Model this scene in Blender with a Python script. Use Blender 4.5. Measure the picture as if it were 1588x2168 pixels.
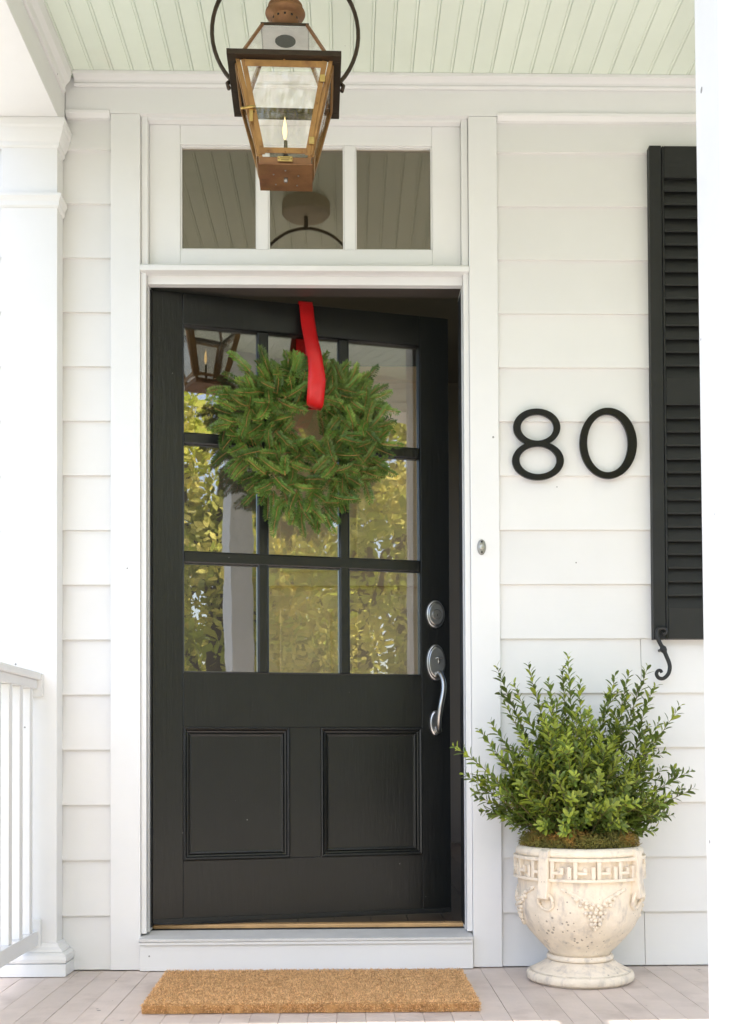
import bpy, bmesh, math, random
from mathutils import Vector, Matrix
R = math.radians
rnd = random.Random(7)
for o in list(bpy.data.objects): bpy.data.objects.remove(o)
S = bpy.context.scene; C = S.collection

# ------------------------------------------------------------------ camera
IW, IH, FPX = 1588., 2168., 2446.
PPX, PPY = 788.41, 1554.01
CAM = Vector((0., -3.596, .6513))
ROT = (Matrix.Rotation(R(-1.2187), 3, 'Z') @ Matrix.Rotation(R(1.1705), 3, 'X') @ Matrix.Rotation(R(.2617), 3, 'Y'))
cd = bpy.data.cameras.new('camera'); cam = bpy.data.objects.new('camera', cd); C.objects.link(cam)
rt, fw, up = ROT.col[0], ROT.col[1], ROT.col[2]
cam.matrix_world = Matrix(((rt.x, up.x, -fw.x, CAM.x), (rt.y, up.y, -fw.y, CAM.y), (rt.z, up.z, -fw.z, CAM.z), (0, 0, 0, 1)))
cd.sensor_fit = 'VERTICAL'; cd.sensor_height = 24; cd.sensor_width = 24
cd.lens = 24 * FPX / IH
cd.shift_x = (IW / 2 - PPX) / IH; cd.shift_y = (PPY - IH / 2) / IH
cd.clip_start = .05; cd.clip_end = 2000
S.camera = cam
S.render.resolution_x = 750; S.render.resolution_y = 1024

# ------------------------------------------------------------------ sky, sun, exposure
SUN = Vector((.015, .645, -1.)).normalized()          # direction the light travels
wd = bpy.data.worlds.new('World'); S.world = wd; wd.use_nodes = True
nt = wd.node_tree; bg = nt.nodes['Background']
sk = nt.nodes.new('ShaderNodeTexSky'); sk.sky_type = 'NISHITA'; sk.sun_disc = False
sk.sun_elevation = math.asin(-SUN.z); sk.sun_rotation = math.atan2(-SUN.x, -SUN.y)
sk.air_density = 1.0; sk.dust_density = 2.0; sk.ozone_density = 1.0
nt.links.new(sk.outputs[0], bg.inputs[0]); bg.inputs[1].default_value = .15
sl = bpy.data.lights.new('sun', 'SUN'); sl.energy = 3.6; sl.angle = R(.5); sl.color = (1, .965, .92)
so = bpy.data.objects.new('sun', sl); C.objects.link(so); so.location = (-4, -8, 14)
so.rotation_euler = SUN.to_track_quat('-Z', 'Y').to_euler()
S.view_settings.view_transform = 'Standard'; S.view_settings.look = 'None'
S.view_settings.exposure = 1.52; S.view_settings.gamma = 1
S.render.engine = 'CYCLES'
S.cycles.max_bounces = 7; S.cycles.diffuse_bounces = 4; S.cycles.glossy_bounces = 3
S.cycles.transparent_max_bounces = 16; S.cycles.transmission_bounces = 6
S.cycles.sample_clamp_indirect = 6; S.cycles.use_adaptive_sampling = True; S.cycles.adaptive_threshold = .02

# ------------------------------------------------------------------ pixel -> place (photo pixels, 1588 x 2168)
def ray(px, py):
    return ROT @ Vector(((px - PPX) / FPX, 1., -(py - PPY) / FPX))
def W(px, py, y=0.):                     # on the plane y = const (parallel to the house front)
    d = ray(px, py); return CAM + d * ((y - CAM.y) / d.y)
def Zp(px, py, z=0.):                    # on a horizontal plane
    d = ray(px, py); return CAM + d * ((z - CAM.z) / d.z)
def Xp(px, py, x=0.):
    d = ray(px, py); return CAM + d * ((x - CAM.x) / d.x)
def wx(px, y=0., py=1100): return W(px, py, y).x
def wz(py, y=0., px=700): return W(px, py, y).z

# ------------------------------------------------------------------ materials
MATS = {}
def mat(name, col, rough=.6, metal=0., var=.06, vscale=6., bump=0., bscale=60., bstretch=(1, 1, 1), specks=0., speckcol=(.08, .07, .06),
        col2=None, c2scale=3., c2lo=.5, c2hi=.65, c2stretch=(1, 1, 1), rand=.03, emit=None, transl=0., spec=.5, coat=0., sdens=14.):
    m = bpy.data.materials.new(name); m.use_nodes = True; MATS[name] = m
    n = m.node_tree.nodes; L = m.node_tree.links.new; b = n['Principled BSDF']
    geo = n.new('ShaderNodeNewGeometry'); inf = n.new('ShaderNodeObjectInfo')
    off = n.new('ShaderNodeVectorMath'); off.operation = 'MULTIPLY_ADD'
    cmb = n.new('ShaderNodeCombineXYZ')
    for i in range(3): L(inf.outputs['Random'], cmb.inputs[i])
    L(cmb.outputs[0], off.inputs[0]); off.inputs[1].default_value = (7.3, 5.1, 9.7); L(geo.outputs['Position'], off.inputs[2])
    P = off.outputs[0]
    def stretch(v):
        x = n.new('ShaderNodeVectorMath'); x.operation = 'MULTIPLY'; L(P, x.inputs[0]); x.inputs[1].default_value = v; return x.outputs[0]
    def noise(sc, det=5, v=(1, 1, 1), rg=.6):
        t = n.new('ShaderNodeTexNoise'); t.inputs['Scale'].default_value = sc; t.inputs['Detail'].default_value = det
        t.inputs['Roughness'].default_value = rg; L(stretch(v), t.inputs['Vector']); return t.outputs['Fac']
    def mix(f, a, bb):
        x = n.new('ShaderNodeMix'); x.data_type = 'RGBA'
        if isinstance(f, float): x.inputs[0].default_value = f
        else: L(f, x.inputs[0])
        for s, v in ((6, a), (7, bb)):
            if isinstance(v, tuple): x.inputs[s].default_value = (*v[:3], 1)
            else: L(v, x.inputs[s])
        return x.outputs[2]
    def ramp(f, lo, hi):
        x = n.new('ShaderNodeMapRange'); x.inputs[1].default_value = lo; x.inputs[2].default_value = hi; L(f, x.inputs[0]); return x.outputs[0]
    c = tuple(col)
    if col2: c = mix(ramp(noise(c2scale, 6, c2stretch), c2lo, c2hi), c, tuple(col2))
    hs = n.new('ShaderNodeHueSaturation')
    if isinstance(c, tuple): hs.inputs['Color'].default_value = (*c, 1)
    else: L(c, hs.inputs['Color'])
    v = ramp(noise(vscale), .25, .75)
    a1 = n.new('ShaderNodeMath'); a1.operation = 'MULTIPLY_ADD'; L(v, a1.inputs[0]); a1.inputs[1].default_value = 2 * var; a1.inputs[2].default_value = 1 - var
    a2 = n.new('ShaderNodeMath'); a2.operation = 'MULTIPLY_ADD'; L(inf.outputs['Random'], a2.inputs[0]); a2.inputs[1].default_value = 2 * rand; a2.inputs[2].default_value = 1 - rand
    a3 = n.new('ShaderNodeMath'); a3.operation = 'MULTIPLY'; L(a1.outputs[0], a3.inputs[0]); L(a2.outputs[0], a3.inputs[1])
    L(a3.outputs[0], hs.inputs['Value']); c = hs.outputs[0]
    if specks:
        vo = n.new('ShaderNodeTexVoronoi'); vo.inputs['Scale'].default_value = sdens; L(P, vo.inputs['Vector'])
        t = n.new('ShaderNodeMath'); t.operation = 'MULTIPLY'; t.operation = 'MULTIPLY_ADD'; L(noise(5, 2), t.inputs[0]); t.inputs[1].default_value = specks * 6; t.inputs[2].default_value = -specks * 2.75
        lt = n.new('ShaderNodeMath'); lt.operation = 'LESS_THAN'; L(vo.outputs['Distance'], lt.inputs[0]); L(t.outputs[0], lt.inputs[1])
        ml = n.new('ShaderNodeMath'); ml.operation = 'MULTIPLY'; L(lt.outputs[0], ml.inputs[0]); ml.inputs[1].default_value = .75
        c = mix(ml.outputs[0], c, speckcol)
    L(c, b.inputs['Base Color'])
    b.inputs['Roughness'].default_value = rough; b.inputs['Metallic'].default_value = metal
    b.inputs['Specular IOR Level'].default_value = spec; b.inputs['Coat Weight'].default_value = coat
    if bump:
        bp = n.new('ShaderNodeBump'); bp.inputs['Strength'].default_value = bump; bp.inputs['Distance'].default_value = .004
        L(noise(bscale, 4, bstretch), bp.inputs['Height']); L(bp.outputs[0], b.inputs['Normal'])
    if emit:
        b.inputs['Emission Color'].default_value = (*emit[0], 1); b.inputs['Emission Strength'].default_value = emit[1]
    if transl:
        tr = n.new('ShaderNodeBsdfTranslucent'); L(c, tr.inputs['Color'])
        ms = n.new('ShaderNodeMixShader'); ms.inputs[0].default_value = transl
        L(b.outputs[0], ms.inputs[1]); L(tr.outputs[0], ms.inputs[2]); L(ms.outputs[0], n['Material Output'].inputs[0])
    return m
def glass(name, refl, tint=(1, 1, 1), gcol=(1, 1, 1), wave=0., wscale=7., wstretch=(1, 1, 1), rough=.0):
    m = bpy.data.materials.new(name); m.use_nodes = True; n = m.node_tree.nodes; L = m.node_tree.links.new; n.remove(n['Principled BSDF'])
    tr = n.new('ShaderNodeBsdfTransparent'); tr.inputs[0].default_value = (*tint, 1)
    gl = n.new('ShaderNodeBsdfGlossy'); gl.inputs['Roughness'].default_value = rough; gl.inputs['Color'].default_value = (*gcol, 1)
    lw = n.new('ShaderNodeLayerWeight'); lw.inputs[0].default_value = .5
    fr = n.new('ShaderNodeMath'); fr.operation = 'POWER'; L(lw.outputs['Facing'], fr.inputs[0]); fr.inputs[1].default_value = 5.
    ad = n.new('ShaderNodeMath'); ad.operation = 'ADD'; L(fr.outputs[0], ad.inputs[0]); ad.inputs[1].default_value = refl; ad.use_clamp = True
    ms = n.new('ShaderNodeMixShader'); L(ad.outputs[0], ms.inputs[0]); L(tr.outputs[0], ms.inputs[1]); L(gl.outputs[0], ms.inputs[2])
    L(ms.outputs[0], n['Material Output'].inputs[0])
    if wave:
        g = n.new('ShaderNodeNewGeometry'); st = n.new('ShaderNodeVectorMath'); st.operation = 'MULTIPLY'; st.inputs[1].default_value = wstretch
        L(g.outputs['Position'], st.inputs[0])
        t = n.new('ShaderNodeTexNoise'); t.inputs['Scale'].default_value = wscale; t.inputs['Detail'].default_value = 2.5; L(st.outputs[0], t.inputs['Vector'])
        bp = n.new('ShaderNodeBump'); bp.inputs['Strength'].default_value = wave; bp.inputs['Distance'].default_value = .01
        L(t.outputs['Fac'], bp.inputs['Height']); L(bp.outputs[0], gl.inputs['Normal'])
    return m

white = mat('white_paint', (.80, .795, .785), .45, var=.025, vscale=4, bump=.05, bscale=25, bstretch=(1, 1, 3), specks=.040, rand=.012, sdens=12)
post_m = mat('post_paint', (.79, .785, .775), .45, var=.03, vscale=5, bump=.08, bscale=25, bstretch=(1, 1, 3), specks=.06, rand=.0, sdens=14)
siding_m = mat('siding_paint', (.765, .755, .735), .55, var=.03, vscale=3, bump=.07, bscale=40, bstretch=(.25, 1, 2), specks=.042, rand=.02, sdens=13)
ceil_m = mat('ceiling_paint', (.775, .845, .735), .5, var=.04, vscale=3, bump=.04, bscale=40, rand=.02, specks=.04,
             col2=(.79, .80, .69), c2scale=1.6, c2lo=.62, c2hi=.75)
floor_m = mat('floor_paint', (.625, .53, .465), .5, var=.10, vscale=9, bump=.10, bscale=50, bstretch=(3, .3, 1), specks=.09, rand=.05,
              col2=(.49, .40, .345), c2scale=7, c2lo=.52, c2hi=.75, sdens=20)
door_m = mat('door_paint', (.0060, .0064, .0058), .32, var=.25, vscale=10, bump=.20, bscale=90, bstretch=(1, 1, .12), specks=.035, speckcol=(.2, .2, .19), rand=.05, sdens=16, spec=.45)
shut_m = mat('shutter_paint', (.0185, .019, .0175), .5, var=.12, vscale=8, bump=.08, bscale=90, bstretch=(.15, 1, 1), specks=.035, speckcol=(.2, .2, .19), rand=.08, sdens=16, spec=.3)
iron_m = mat('black_iron', (.012, .012, .012), .45, bump=.15, bscale=120)
gloss_m = mat('black_gloss', (.004, .004, .006), .25, var=.02, spec=.25)
strip_m = mat('weatherstrip', (.008, .008, .008), .7)
nickel = mat('satin_nickel', (.46, .45, .43), .30, 1., var=.06, vscale=30)
nickel_d = mat('dull_nickel', (.30, .29, .27), .38, 1., var=.08, vscale=30)
alum = mat('sill_aluminium', (.66, .65, .63), .5, 0., var=.10, vscale=12, bump=.08, bscale=60, bstretch=(.1, 1, 1))
brass_t = mat('threshold_wood', (.52, .32, .14), .45, .1, var=.2, vscale=14, bstretch=(.1, 1, 1))
copper = mat('aged_copper', (.33, .18, .065), .42, .7, var=.22, vscale=25, bump=.12, bscale=70, col2=(.20, .10, .045), c2scale=18, c2lo=.5, c2hi=.72, rand=.06, specks=.05, sdens=40)
copper_b = mat('base_copper', (.25, .125, .055), .5, .6, var=.25, vscale=22, bump=.12, bscale=60, col2=(.24, .11, .055), c2scale=14, rand=.04, specks=.05, sdens=50)
dark_c = mat('dark_copper', (.045, .030, .018), .45, .55, var=.2, vscale=25, bump=.12, bscale=80, rand=.1)
brass = mat('brass', (.52, .37, .13), .35, .85, var=.15, vscale=40)
canopy_m = mat('canopy_paint', (.46, .40, .29), .5, .1, var=.1)
galv = mat('galvanised_steel', (.72, .72, .69), .5, .1, var=.12, vscale=30)
brass_l = mat('brass_letter', (.16, .10, .03), .5, .5)
flame_m = mat('flame', (1, .8, .4), emit=((1, .66, .28), .75))
ribbon_m = mat('red_ribbon', (.66, .014, .016), .33, var=.12, vscale=12, bump=.25, bscale=420, bstretch=(.15, 1, 1), transl=.15)
needle_m = mat('fir_needle', (.108, .195, .032), .45, var=.4, vscale=30, rand=.45, col2=(.22, .31, .055), c2scale=12, c2lo=.48, c2hi=.66, transl=.10)
twig_m = mat('fir_twig', (.42, .23, .07), .7, var=.2, rand=.2)
leaf_m = mat('shrub_leaf', (.130, .185, .030), .40, var=.3, vscale=20, rand=.35, transl=.2)
leaf_y = mat('young_leaf', (.34, .40, .05), .4, var=.2, vscale=20, rand=.2, transl=.3)
stem_m = mat('shrub_stem', (.17, .13, .05), .7, var=.2)
moss_m = mat('moss', (.17, .155, .03), .9, var=.3, vscale=30, col2=(.36, .18, .035), c2scale=14, c2lo=.48, c2hi=.62)
soil_m = mat('soil', (.05, .035, .02), .95, bump=.5, bscale=80)
stone = mat('cast_stone', (.81, .705, .56), .85, var=.10, vscale=22, bump=.95, bscale=48, specks=.14, speckcol=(.28, .23, .18), rand=.0,
            col2=(.50, .44, .38), c2scale=32, c2lo=.52, c2hi=.74, c2stretch=(1, 1, .4), sdens=60)
coir_m = mat('coir', (.46, .26, .10), .9, var=.18, vscale=60, rand=0, col2=(.40, .20, .07), c2scale=45, c2lo=.5, c2hi=.8, bump=.6, bscale=240, specks=.12, speckcol=(.12, .05, .02), sdens=70)
coir_f = mat('coir_fibre', (.80, .51, .25), .85, var=.45, vscale=140, col2=(.36, .17, .06), c2scale=90, c2lo=.52, c2hi=.66)
tan_m = mat('tan_paint', (.86, .62, .38), .5, var=.04)
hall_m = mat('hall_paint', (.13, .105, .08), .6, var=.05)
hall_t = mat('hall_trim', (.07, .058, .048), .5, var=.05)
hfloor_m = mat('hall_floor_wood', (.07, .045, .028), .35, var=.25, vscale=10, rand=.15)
roof_m = mat('roof_shingle', (.09, .085, .08), .9, var=.2, vscale=15)
grass_m = mat('lawn', (.11, .115, .07), .9, var=.3, vscale=2, bump=.5, bscale=30)
path_m = mat('pale_concrete', (.41, .40, .385), .85, var=.1, vscale=3, bump=.2, bscale=60)
bark_m = mat('bark', (.055, .042, .032), .9, var=.35, vscale=9, bump=.8, bscale=14, bstretch=(1, 1, .25))
tleaf_m = mat('tree_leaf', (.52, .56, .085), .6, var=.6, vscale=2.5, rand=.2, col2=(.98, .83, .26), c2scale=1.1, c2lo=.45, c2hi=.60, transl=.62)  # golden leaves, with sunlit brightness and highlight contrast put into the colour
door_gl = glass('old_window_glass', .135, (.97, .95, .91), wave=.055, wscale=4.2, wstretch=(1.3, 1.3, .8))
tran_gl = glass('transom_glass', .115, (.93, .90, .84), (1, .92, .80), wave=.03, wscale=4)
lamp_gl = glass('lantern_glass', .04, (.985, .985, .98), wave=.35, wscale=28, wstretch=(1, 1, .4))

# ------------------------------------------------------------------ builders
def thing(name, label, cat, loc=(0, 0, 0), rot=(0, 0, 0), group=None):
    o = bpy.data.objects.new(name, None); C.objects.link(o); o.empty_display_size = .05
    o.location = loc; o.rotation_euler = rot; o['label'] = label; o['category'] = cat
    if group: o['group'] = group
    o['kind'] = 'thing'
    return o
class MB:
    def __init__(s, org=(0, 0, 0)): s.v = []; s.f = []; s.m = []; s.o = Vector(org); s.sm = []
    def add(s, vs, fs, mi=0, smooth=False):
        b = len(s.v); s.v += [tuple(Vector(p) - s.o) for p in vs]
        for f in fs: s.f.append(tuple(b + i for i in f)); s.m.append(mi); s.sm.append(smooth)
        return s
    def box(s, x0, x1, y0, y1, z0, z1, mi=0):
        vs = [(x, y, z) for z in (z0, z1) for y in (y0, y1) for x in (x0, x1)]
        return s.add(vs, [(0, 2, 3, 1), (4, 5, 7, 6), (0, 1, 5, 4), (2, 6, 7, 3), (0, 4, 6, 2), (1, 3, 7, 5)], mi)
    def hexa(s, p, mi=0):   # 8 corners: bottom 4 (ccw from above), top 4
        return s.add(p, [(3, 2, 1, 0), (4, 5, 6, 7), (0, 1, 5, 4), (1, 2, 6, 5), (2, 3, 7, 6), (3, 0, 4, 7)], mi)
    def prism(s, poly, a, b, axis='x', mi=0, smooth=False):
        n = len(poly)
        def P(u, v, t): return {'x': (t, u, v), 'y': (u, t, v), 'z': (u, v, t)}[axis]
        vs = [P(u, v, a) for u, v in poly] + [P(u, v, b) for u, v in poly]
        s.add(vs, [(i, (i + 1) % n, n + (i + 1) % n, n + i) for i in range(n)], mi, smooth)
        k = len(s.v) - 2 * n
        s.f += [tuple(k + i for i in range(n))[::-1], tuple(k + n + i for i in range(n))]; s.m += [mi] * 2; s.sm += [False] * 2
        return s
    def tube(s, pts, rad, seg=8, mi=0, cap=True, flat=1., side=None):
        pts = [Vector(p) for p in pts]; n = len(pts)
        rr = rad if isinstance(rad, (list, tuple)) else [rad] * n
        vs = []; prev = None
        for i, p in enumerate(pts):
            t = (pts[min(i + 1, n - 1)] - pts[max(i - 1, 0)]).normalized()
            if side is not None: a = Vector(side)
            elif prev is not None: a = prev
            else: a = Vector((0, 0, 1)) if abs(t.z) < .9 else Vector((1, 0, 0))
            a = (a - t * a.dot(t)).normalized(); prev = a; b = t.cross(a)
            for k in range(seg):
                q = 2 * math.pi * k / seg; vs.append(p + (a * math.cos(q) + b * math.sin(q) * flat) * rr[i])
        fs = [(i * seg + k, i * seg + (k + 1) % seg, (i + 1) * seg + (k + 1) % seg, (i + 1) * seg + k) for i in range(n - 1) for k in range(seg)]
        if cap: fs += [tuple(range(seg))[::-1], tuple((n - 1) * seg + k for k in range(seg))]
        return s.add(vs, fs, mi, True)
    def lathe(s, prof, seg=48, c=(0, 0, 0), mi=0, smooth=True, wob=None):
        vs = []
        for j, (r, z) in enumerate(prof):
            for k in range(seg):
                q = 2 * math.pi * k / seg; rr = r * (wob(q, z) if wob else 1); vs.append((c[0] + rr * math.cos(q), c[1] + rr * math.sin(q), c[2] + z))
        fs = [(j * seg + k, j * seg + (k + 1) % seg, (j + 1) * seg + (k + 1) % seg, (j + 1) * seg + k) for j in range(len(prof) - 1) for k in range(seg)]
        s.add(vs, fs, mi, smooth); b = len(s.v) - len(vs)
        if prof[0][0] > 1e-6: s.f.append(tuple(b + k for k in range(seg))[::-1]); s.m.append(mi); s.sm.append(False)
        if prof[-1][0] > 1e-6: s.f.append(tuple(b + (len(prof) - 1) * seg + k for k in range(seg))); s.m.append(mi); s.sm.append(False)
        return s
    def mesh(s, name, mats):
        me = bpy.data.meshes.new(name); me.from_pydata(s.v, [], s.f)
        for m in (mats if isinstance(mats, (list, tuple)) else [mats]): me.materials.append(m)
        me.polygons.foreach_set('material_index', s.m); me.polygons.foreach_set('use_smooth', s.sm)
        me.update(); return me
    def build(s, name, mats, parent=None, bevel=0., loc=None, fix=True):
        me = s.mesh(name, mats)
        if fix:
            bm = bmesh.new(); bm.from_mesh(me); bmesh.ops.recalc_face_normals(bm, faces=bm.faces); bm.to_mesh(me); bm.free()
        return link(name, me, parent, bevel, loc if loc is not None else (tuple(s.o) if parent is None else None))
def link(name, me, parent=None, bevel=0., loc=None, rot=None):
    o = bpy.data.objects.new(name, me); C.objects.link(o)
    if parent: o.parent = parent
    if loc is not None: o.location = loc
    if rot is not None: o.rotation_euler = rot
    if bevel:
        b = o.modifiers.new('edge', 'BEVEL'); b.width = bevel; b.segments = 2; b.limit_method = 'ANGLE'; b.angle_limit = R(40)
        b.use_clamp_overlap = True
    return o
def tag(o, label=None, cat=None, group=None, kind=None):
    if label: o['label'] = label
    if cat: o['category'] = cat
    if group: o['group'] = group
    if kind: o['kind'] = kind
    return o
def struct(o): o['kind'] = 'structure'; return o

# ------------------------------------------------------------------ key measures
CEIL = 2.775; FRONT = -2.36
xcl0, xcl1 = wx(237), wx(299.5)                 # left casing
xcr0, xcr1 = wx(995), wx(1055.5)                # right casing
PIL_X1 = wx(135); PIL_Y = -.083; PIL_X0 = W(2, 900, PIL_Y).x
BEAM_X = wx(142, 0, 230); BEAM_Z = Xp(130, 262, BEAM_X).z
RIGHT = 2.6

# ------------------------------------------------------------------ ground, path, porch floor, ceiling, roof
g = struct(MB().add([(-150, -150, -.52), (150, -150, -.52), (150, 150, -.52), (-150, 150, -.52)], [(0, 1, 2, 3)]).build('ground', grass_m))
struct(MB().box(-7, 8, -8.6, -3.30, -.6, -.512).build('path', path_m))  # unseen pale paving, made wide to bounce neutral light into the porch
fl = struct(MB().box(-1.2, RIGHT + .2, FRONT, .12, -.16, -.02).build('floor', floor_m))
BW = .0725
xb = -1.19; me = None
while xb < RIGHT + .15:
    if me is None:
        m = MB(); m.prism([(0.0002, -.022), (BW - .0004, -.022), (BW - .0004, -.001), (BW - .0014, 0), (.0012, 0), (.0002, -.001)], FRONT - .03, -.001, 'y')
        me = m.mesh('floor_board', floor_m)
    link('floor_board', me, fl, loc=(xb, 0, rnd.uniform(-.0006, .0006))); xb += BW
ce = struct(MB().box(-1.09, RIGHT + .2, -2.35, -.0, CEIL + .02, CEIL + .04).build('ceiling', ceil_m))
# tongue-and-groove boards: flat face, a 7 mm bead, then the joint
CW = .0616; bead = .0072
prof = [(0.0003, .02), (.0003, .002), (.0011, 0), (CW - bead - .0028, 0), (CW - bead - .002, .0022), (CW - bead - .0010, .0006)]
prof += [(CW - bead / 2 - .0012 + (bead / 2 - .0004) * math.cos(a), .0006 - .0012 * math.sin(a)) for a in (math.pi * .8, math.pi * .5, math.pi * .2)]
prof += [(CW - .0006, .0012), (CW - .0006, .02)]
m = MB(); m.prism(prof, -2.34, -.006, 'y'); me = m.mesh('ceiling_board', ceil_m)
xb = wx(157, -.05, 155) - CW
while xb < RIGHT + .1:
    link('ceiling_board', me, ce, loc=(xb, 0, CEIL)); xb += CW
# ------------------------------------------------------------------ house wall
hw = thing('house_wall', 'white clapboard house wall around the black front door', 'wall', (0, 0, 0))
MB().hexa([(-1.115, -2.46, 2.83), (RIGHT + .35, -2.46, 2.83), (RIGHT + .35, .1, 2.83), (-1.115, .1, 2.83),
                      (-1.115, -2.46, 2.87), (RIGHT + .35, -2.46, 2.87), (RIGHT + .35, .1, 3.75), (-1.115, .1, 3.75)]).build('roof_slab', roof_m, hw)
MB().box(-1.115, RIGHT + .35, -2.485, -2.461, 2.70, 2.868).build('fascia', white, hw)
MB().box(-1.130, -1.1155, -2.46, .0, 2.64, 2.868).build('fascia', white, hw)
def hwb(name, x0, x1, y0, y1, z0, z1, m=white, bev=.0): return MB().box(x0, x1, y0, y1, z0, z1).build(name, m, hw, bev)
hwb('sheathing', -2.6, xcl1 - .004, .012, .13, -.5, 3.6, siding_m)
hwb('sheathing', xcr0 + .004, RIGHT + .6, .012, .13, -.5, 3.6, siding_m)
hwb('sheathing', xcl1 - .004, xcr0 + .004, .012, .13, wz(246), 3.6, siding_m)
hwb('sheathing', xcl1 - .004, xcr0 + .004, .015, .13, -.5, .075, siding_m)
Z0, EXP = 2.5519, .17021
def board(x0, x1, z0, z1, first=False):
    m = MB(); yb = -.0140; yt = -.0005
    m.prism([(.011, z0), (yb, z0), (yb + .0012, z0 + .004) if False else (yb, z0 + .003), (yt - .001, z1 + .012), (.011, z1 + .012)], x0, x1, 'x')
    return m.build('siding_board', siding_m, hw)
joints = {9: wx(1356, 0, 1400), 14: wx(1364, 0, 1990), 3: 1.62, 6: 1.35, 12: 1.95, 5: 1.9}
ztop = wz(246)
for k in range(-1, 15):
    z1 = Z0 - k * EXP; z0 = z1 - EXP
    if k == -1: z1 = ztop - .013; z0 = Z0
    if k == 14: z0 = .004
    board(-2.5, xcl0 - .0015, z0, z1)
    xj = joints.get(k)
    if xj: board(xcr1 + .0015, xj - .0008, z0, z1); board(xj + .0008, RIGHT + .5, z0, z1)
    else: board(xcr1 + .0015, RIGHT + .5, z0, z1)
FZ0 = wz(243, -.024); FZ1 = wz(186, -.024)
hwb('frieze_board', BEAM_X + .001, RIGHT + .4, -.0245, .011, FZ0, CEIL - .003)
MB().prism([(.010, FZ0 - .012), (-.018, FZ0 - .012), (-.030, FZ0 - .002), (-.032, FZ0 + .006), (-.0255, FZ0 + .009), (.010, FZ0 + .009)], xcr1 + .002, RIGHT + .4, 'x').build('drip_moulding', white, hw)
MB().prism([(.010, FZ0 - .012), (-.018, FZ0 - .012), (-.030, FZ0 - .002), (-.032, FZ0 + .006), (-.0255, FZ0 + .009), (.010, FZ0 + .009)], BEAM_X + .002, xcl0 - .002, 'x').build('drip_moulding', white, hw)
c0 = wz(187, -.03); c1 = wz(170, -.04)
crown = [(-.0255, c0), (-.034, c0), (-.037, c0 + .006), (-.034, c0 + .012), (-.036, c0 + .018), (-.047, c0 + .025), (-.052, c0 + .03), (-.055, CEIL - .012), (-.060, CEIL - .010), (-.060, CEIL - .001), (-.0255, CEIL - .001)]
MB().prism(crown, BEAM_X + .03, RIGHT + .4, 'x').build('crown_moulding', white, hw)

# ------------------------------------------------------------------ door frame (casing, jambs, transom bar, sill)
df = thing('door_frame', 'white casing and frame around the open black door and transom', 'door frame', (0, 0, 0))
YC = -.022
def dfb(name, x0, x1, y0, y1, z0, z1, m=white, bev=.0015): return MB().box(x0, x1, y0, y1, z0, z1).build(name, m, df, bev)
ZC1 = FZ0 - .0006
dfb('casing', xcl0, xcl1, YC, .0115, .003, ZC1)
dfb('casing', xcr0, xcr1, YC, .0115, .003, ZC1)
zt0 = wz(558); zt1 = wz(250)                     # transom opening
dfb('head_casing', xcl1 + .0006, xcr0 - .0006, -.021, .0115, wz(249), ZC1 - .0004)
JL, JR = wx(311, .0), wx(983, .0)
ZH = wz(600)                                     # underside of the head jamb
# jambs: outer moulded edge plus deeper jamb
for a, b, nm in ((xcl1 + .0006, JL, 'jamb'), (JR, xcr0 - .0006, 'jamb')):
    dfb(nm, a, b, -.012, .14, .112, ZH + .03)
dfb('jamb_stop', JL + .0004, wx(316.5, .03), .022, .139, .112, ZH)
dfb('jamb_stop', wx(979.5, .03), JR - .0004, .022, .139, .112, ZH)
dfb('weatherstrip', wx(316.5, .03) + .0004, wx(321.5, .045), .040, .138, .124, ZH - .006, strip_m, 0)
dfb('weatherstrip', wx(978, .045), wx(979.5, .03) - .0004, .040, .138, .124, ZH - .006, strip_m, 0)
dfb('head_jamb', xcl1 + .0008, xcr0 - .0008, -.010, .040, ZH + .0305, wz(577, -.02))
dfb('inner_head', xcl1 + .0008, xcr0 - .0008, .0405, .141, ZH + .014, wz(577, -.02), hall_t, 0)
dfb('head_stop', JL + .0006, JR - .0006, .012, .040, ZH + .0004, ZH + .030)
MB().prism([(.0, wz(577, -.02) + .0004), (-.024, wz(577, -.02) + .0004), (-.030, wz(573, -.03)), (-.030, wz(563, -.03)), (-.020, wz(560.5, -.02)), (.14, wz(560.5, -.02)), (.14, wz(577, -.02) + .0004)],
           xcl1 + .001, xcr0 - .001, 'x').build('transom_bar', white, df, .001)
# sill
zs = Zp
SN = wz(1986, -.052)
MB().prism([(-.052, SN - .008), (-.052, SN - .001), (-.049, SN), (.060, SN + .0105), (.060, SN - .008)], xcl1 - .0, wx(1002, -.05, 1985), 'x').build('sill', alum, df)
MB().prism([(-.048, SN - .019), (-.048, SN - .011), (-.045, SN - .0085), (-.01, SN - .0085), (-.01, SN - .019)], xcl1, wx(1002, -.05, 1985), 'x').build('sill_nosing', white, df, .001)
dfb('riser_board', xcl1 + .001, wx(1002, -.04, 2000), -.040, .0, .002, SN - .0195)
dfb('threshold', JL + .001, JR - .001, .0605, .085, SN - .01, SN + .0125, strip_m, .0)
dfb('threshold_strip', JL + .001, JR - .001, .0855, .125, SN - .01, SN + .024, brass_t, .003)

# ------------------------------------------------------------------ transom window
tw = thing('transom_window', 'three-light white transom window above the black front door', 'window', (0, .03, wz(560)))
def twb(name, x0, x1, y0, y1, z0, z1, m=white, bev=.0015): return MB(tw.location).box(x0, x1, y0, y1, z0, z1).build(name, m, tw, bev)
TX = [wx(p, .04, 420) for p in (383.5, 545, 568.5, 729, 752, 914)]; TZ0, TZ1 = wz(534.5, .04), wz(314, .04)
txa, txb = xcl1 + .0012, xcr0 - .0012
za, zb = wz(560.0, -.02) + .0008, wz(249) - .0006
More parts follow.
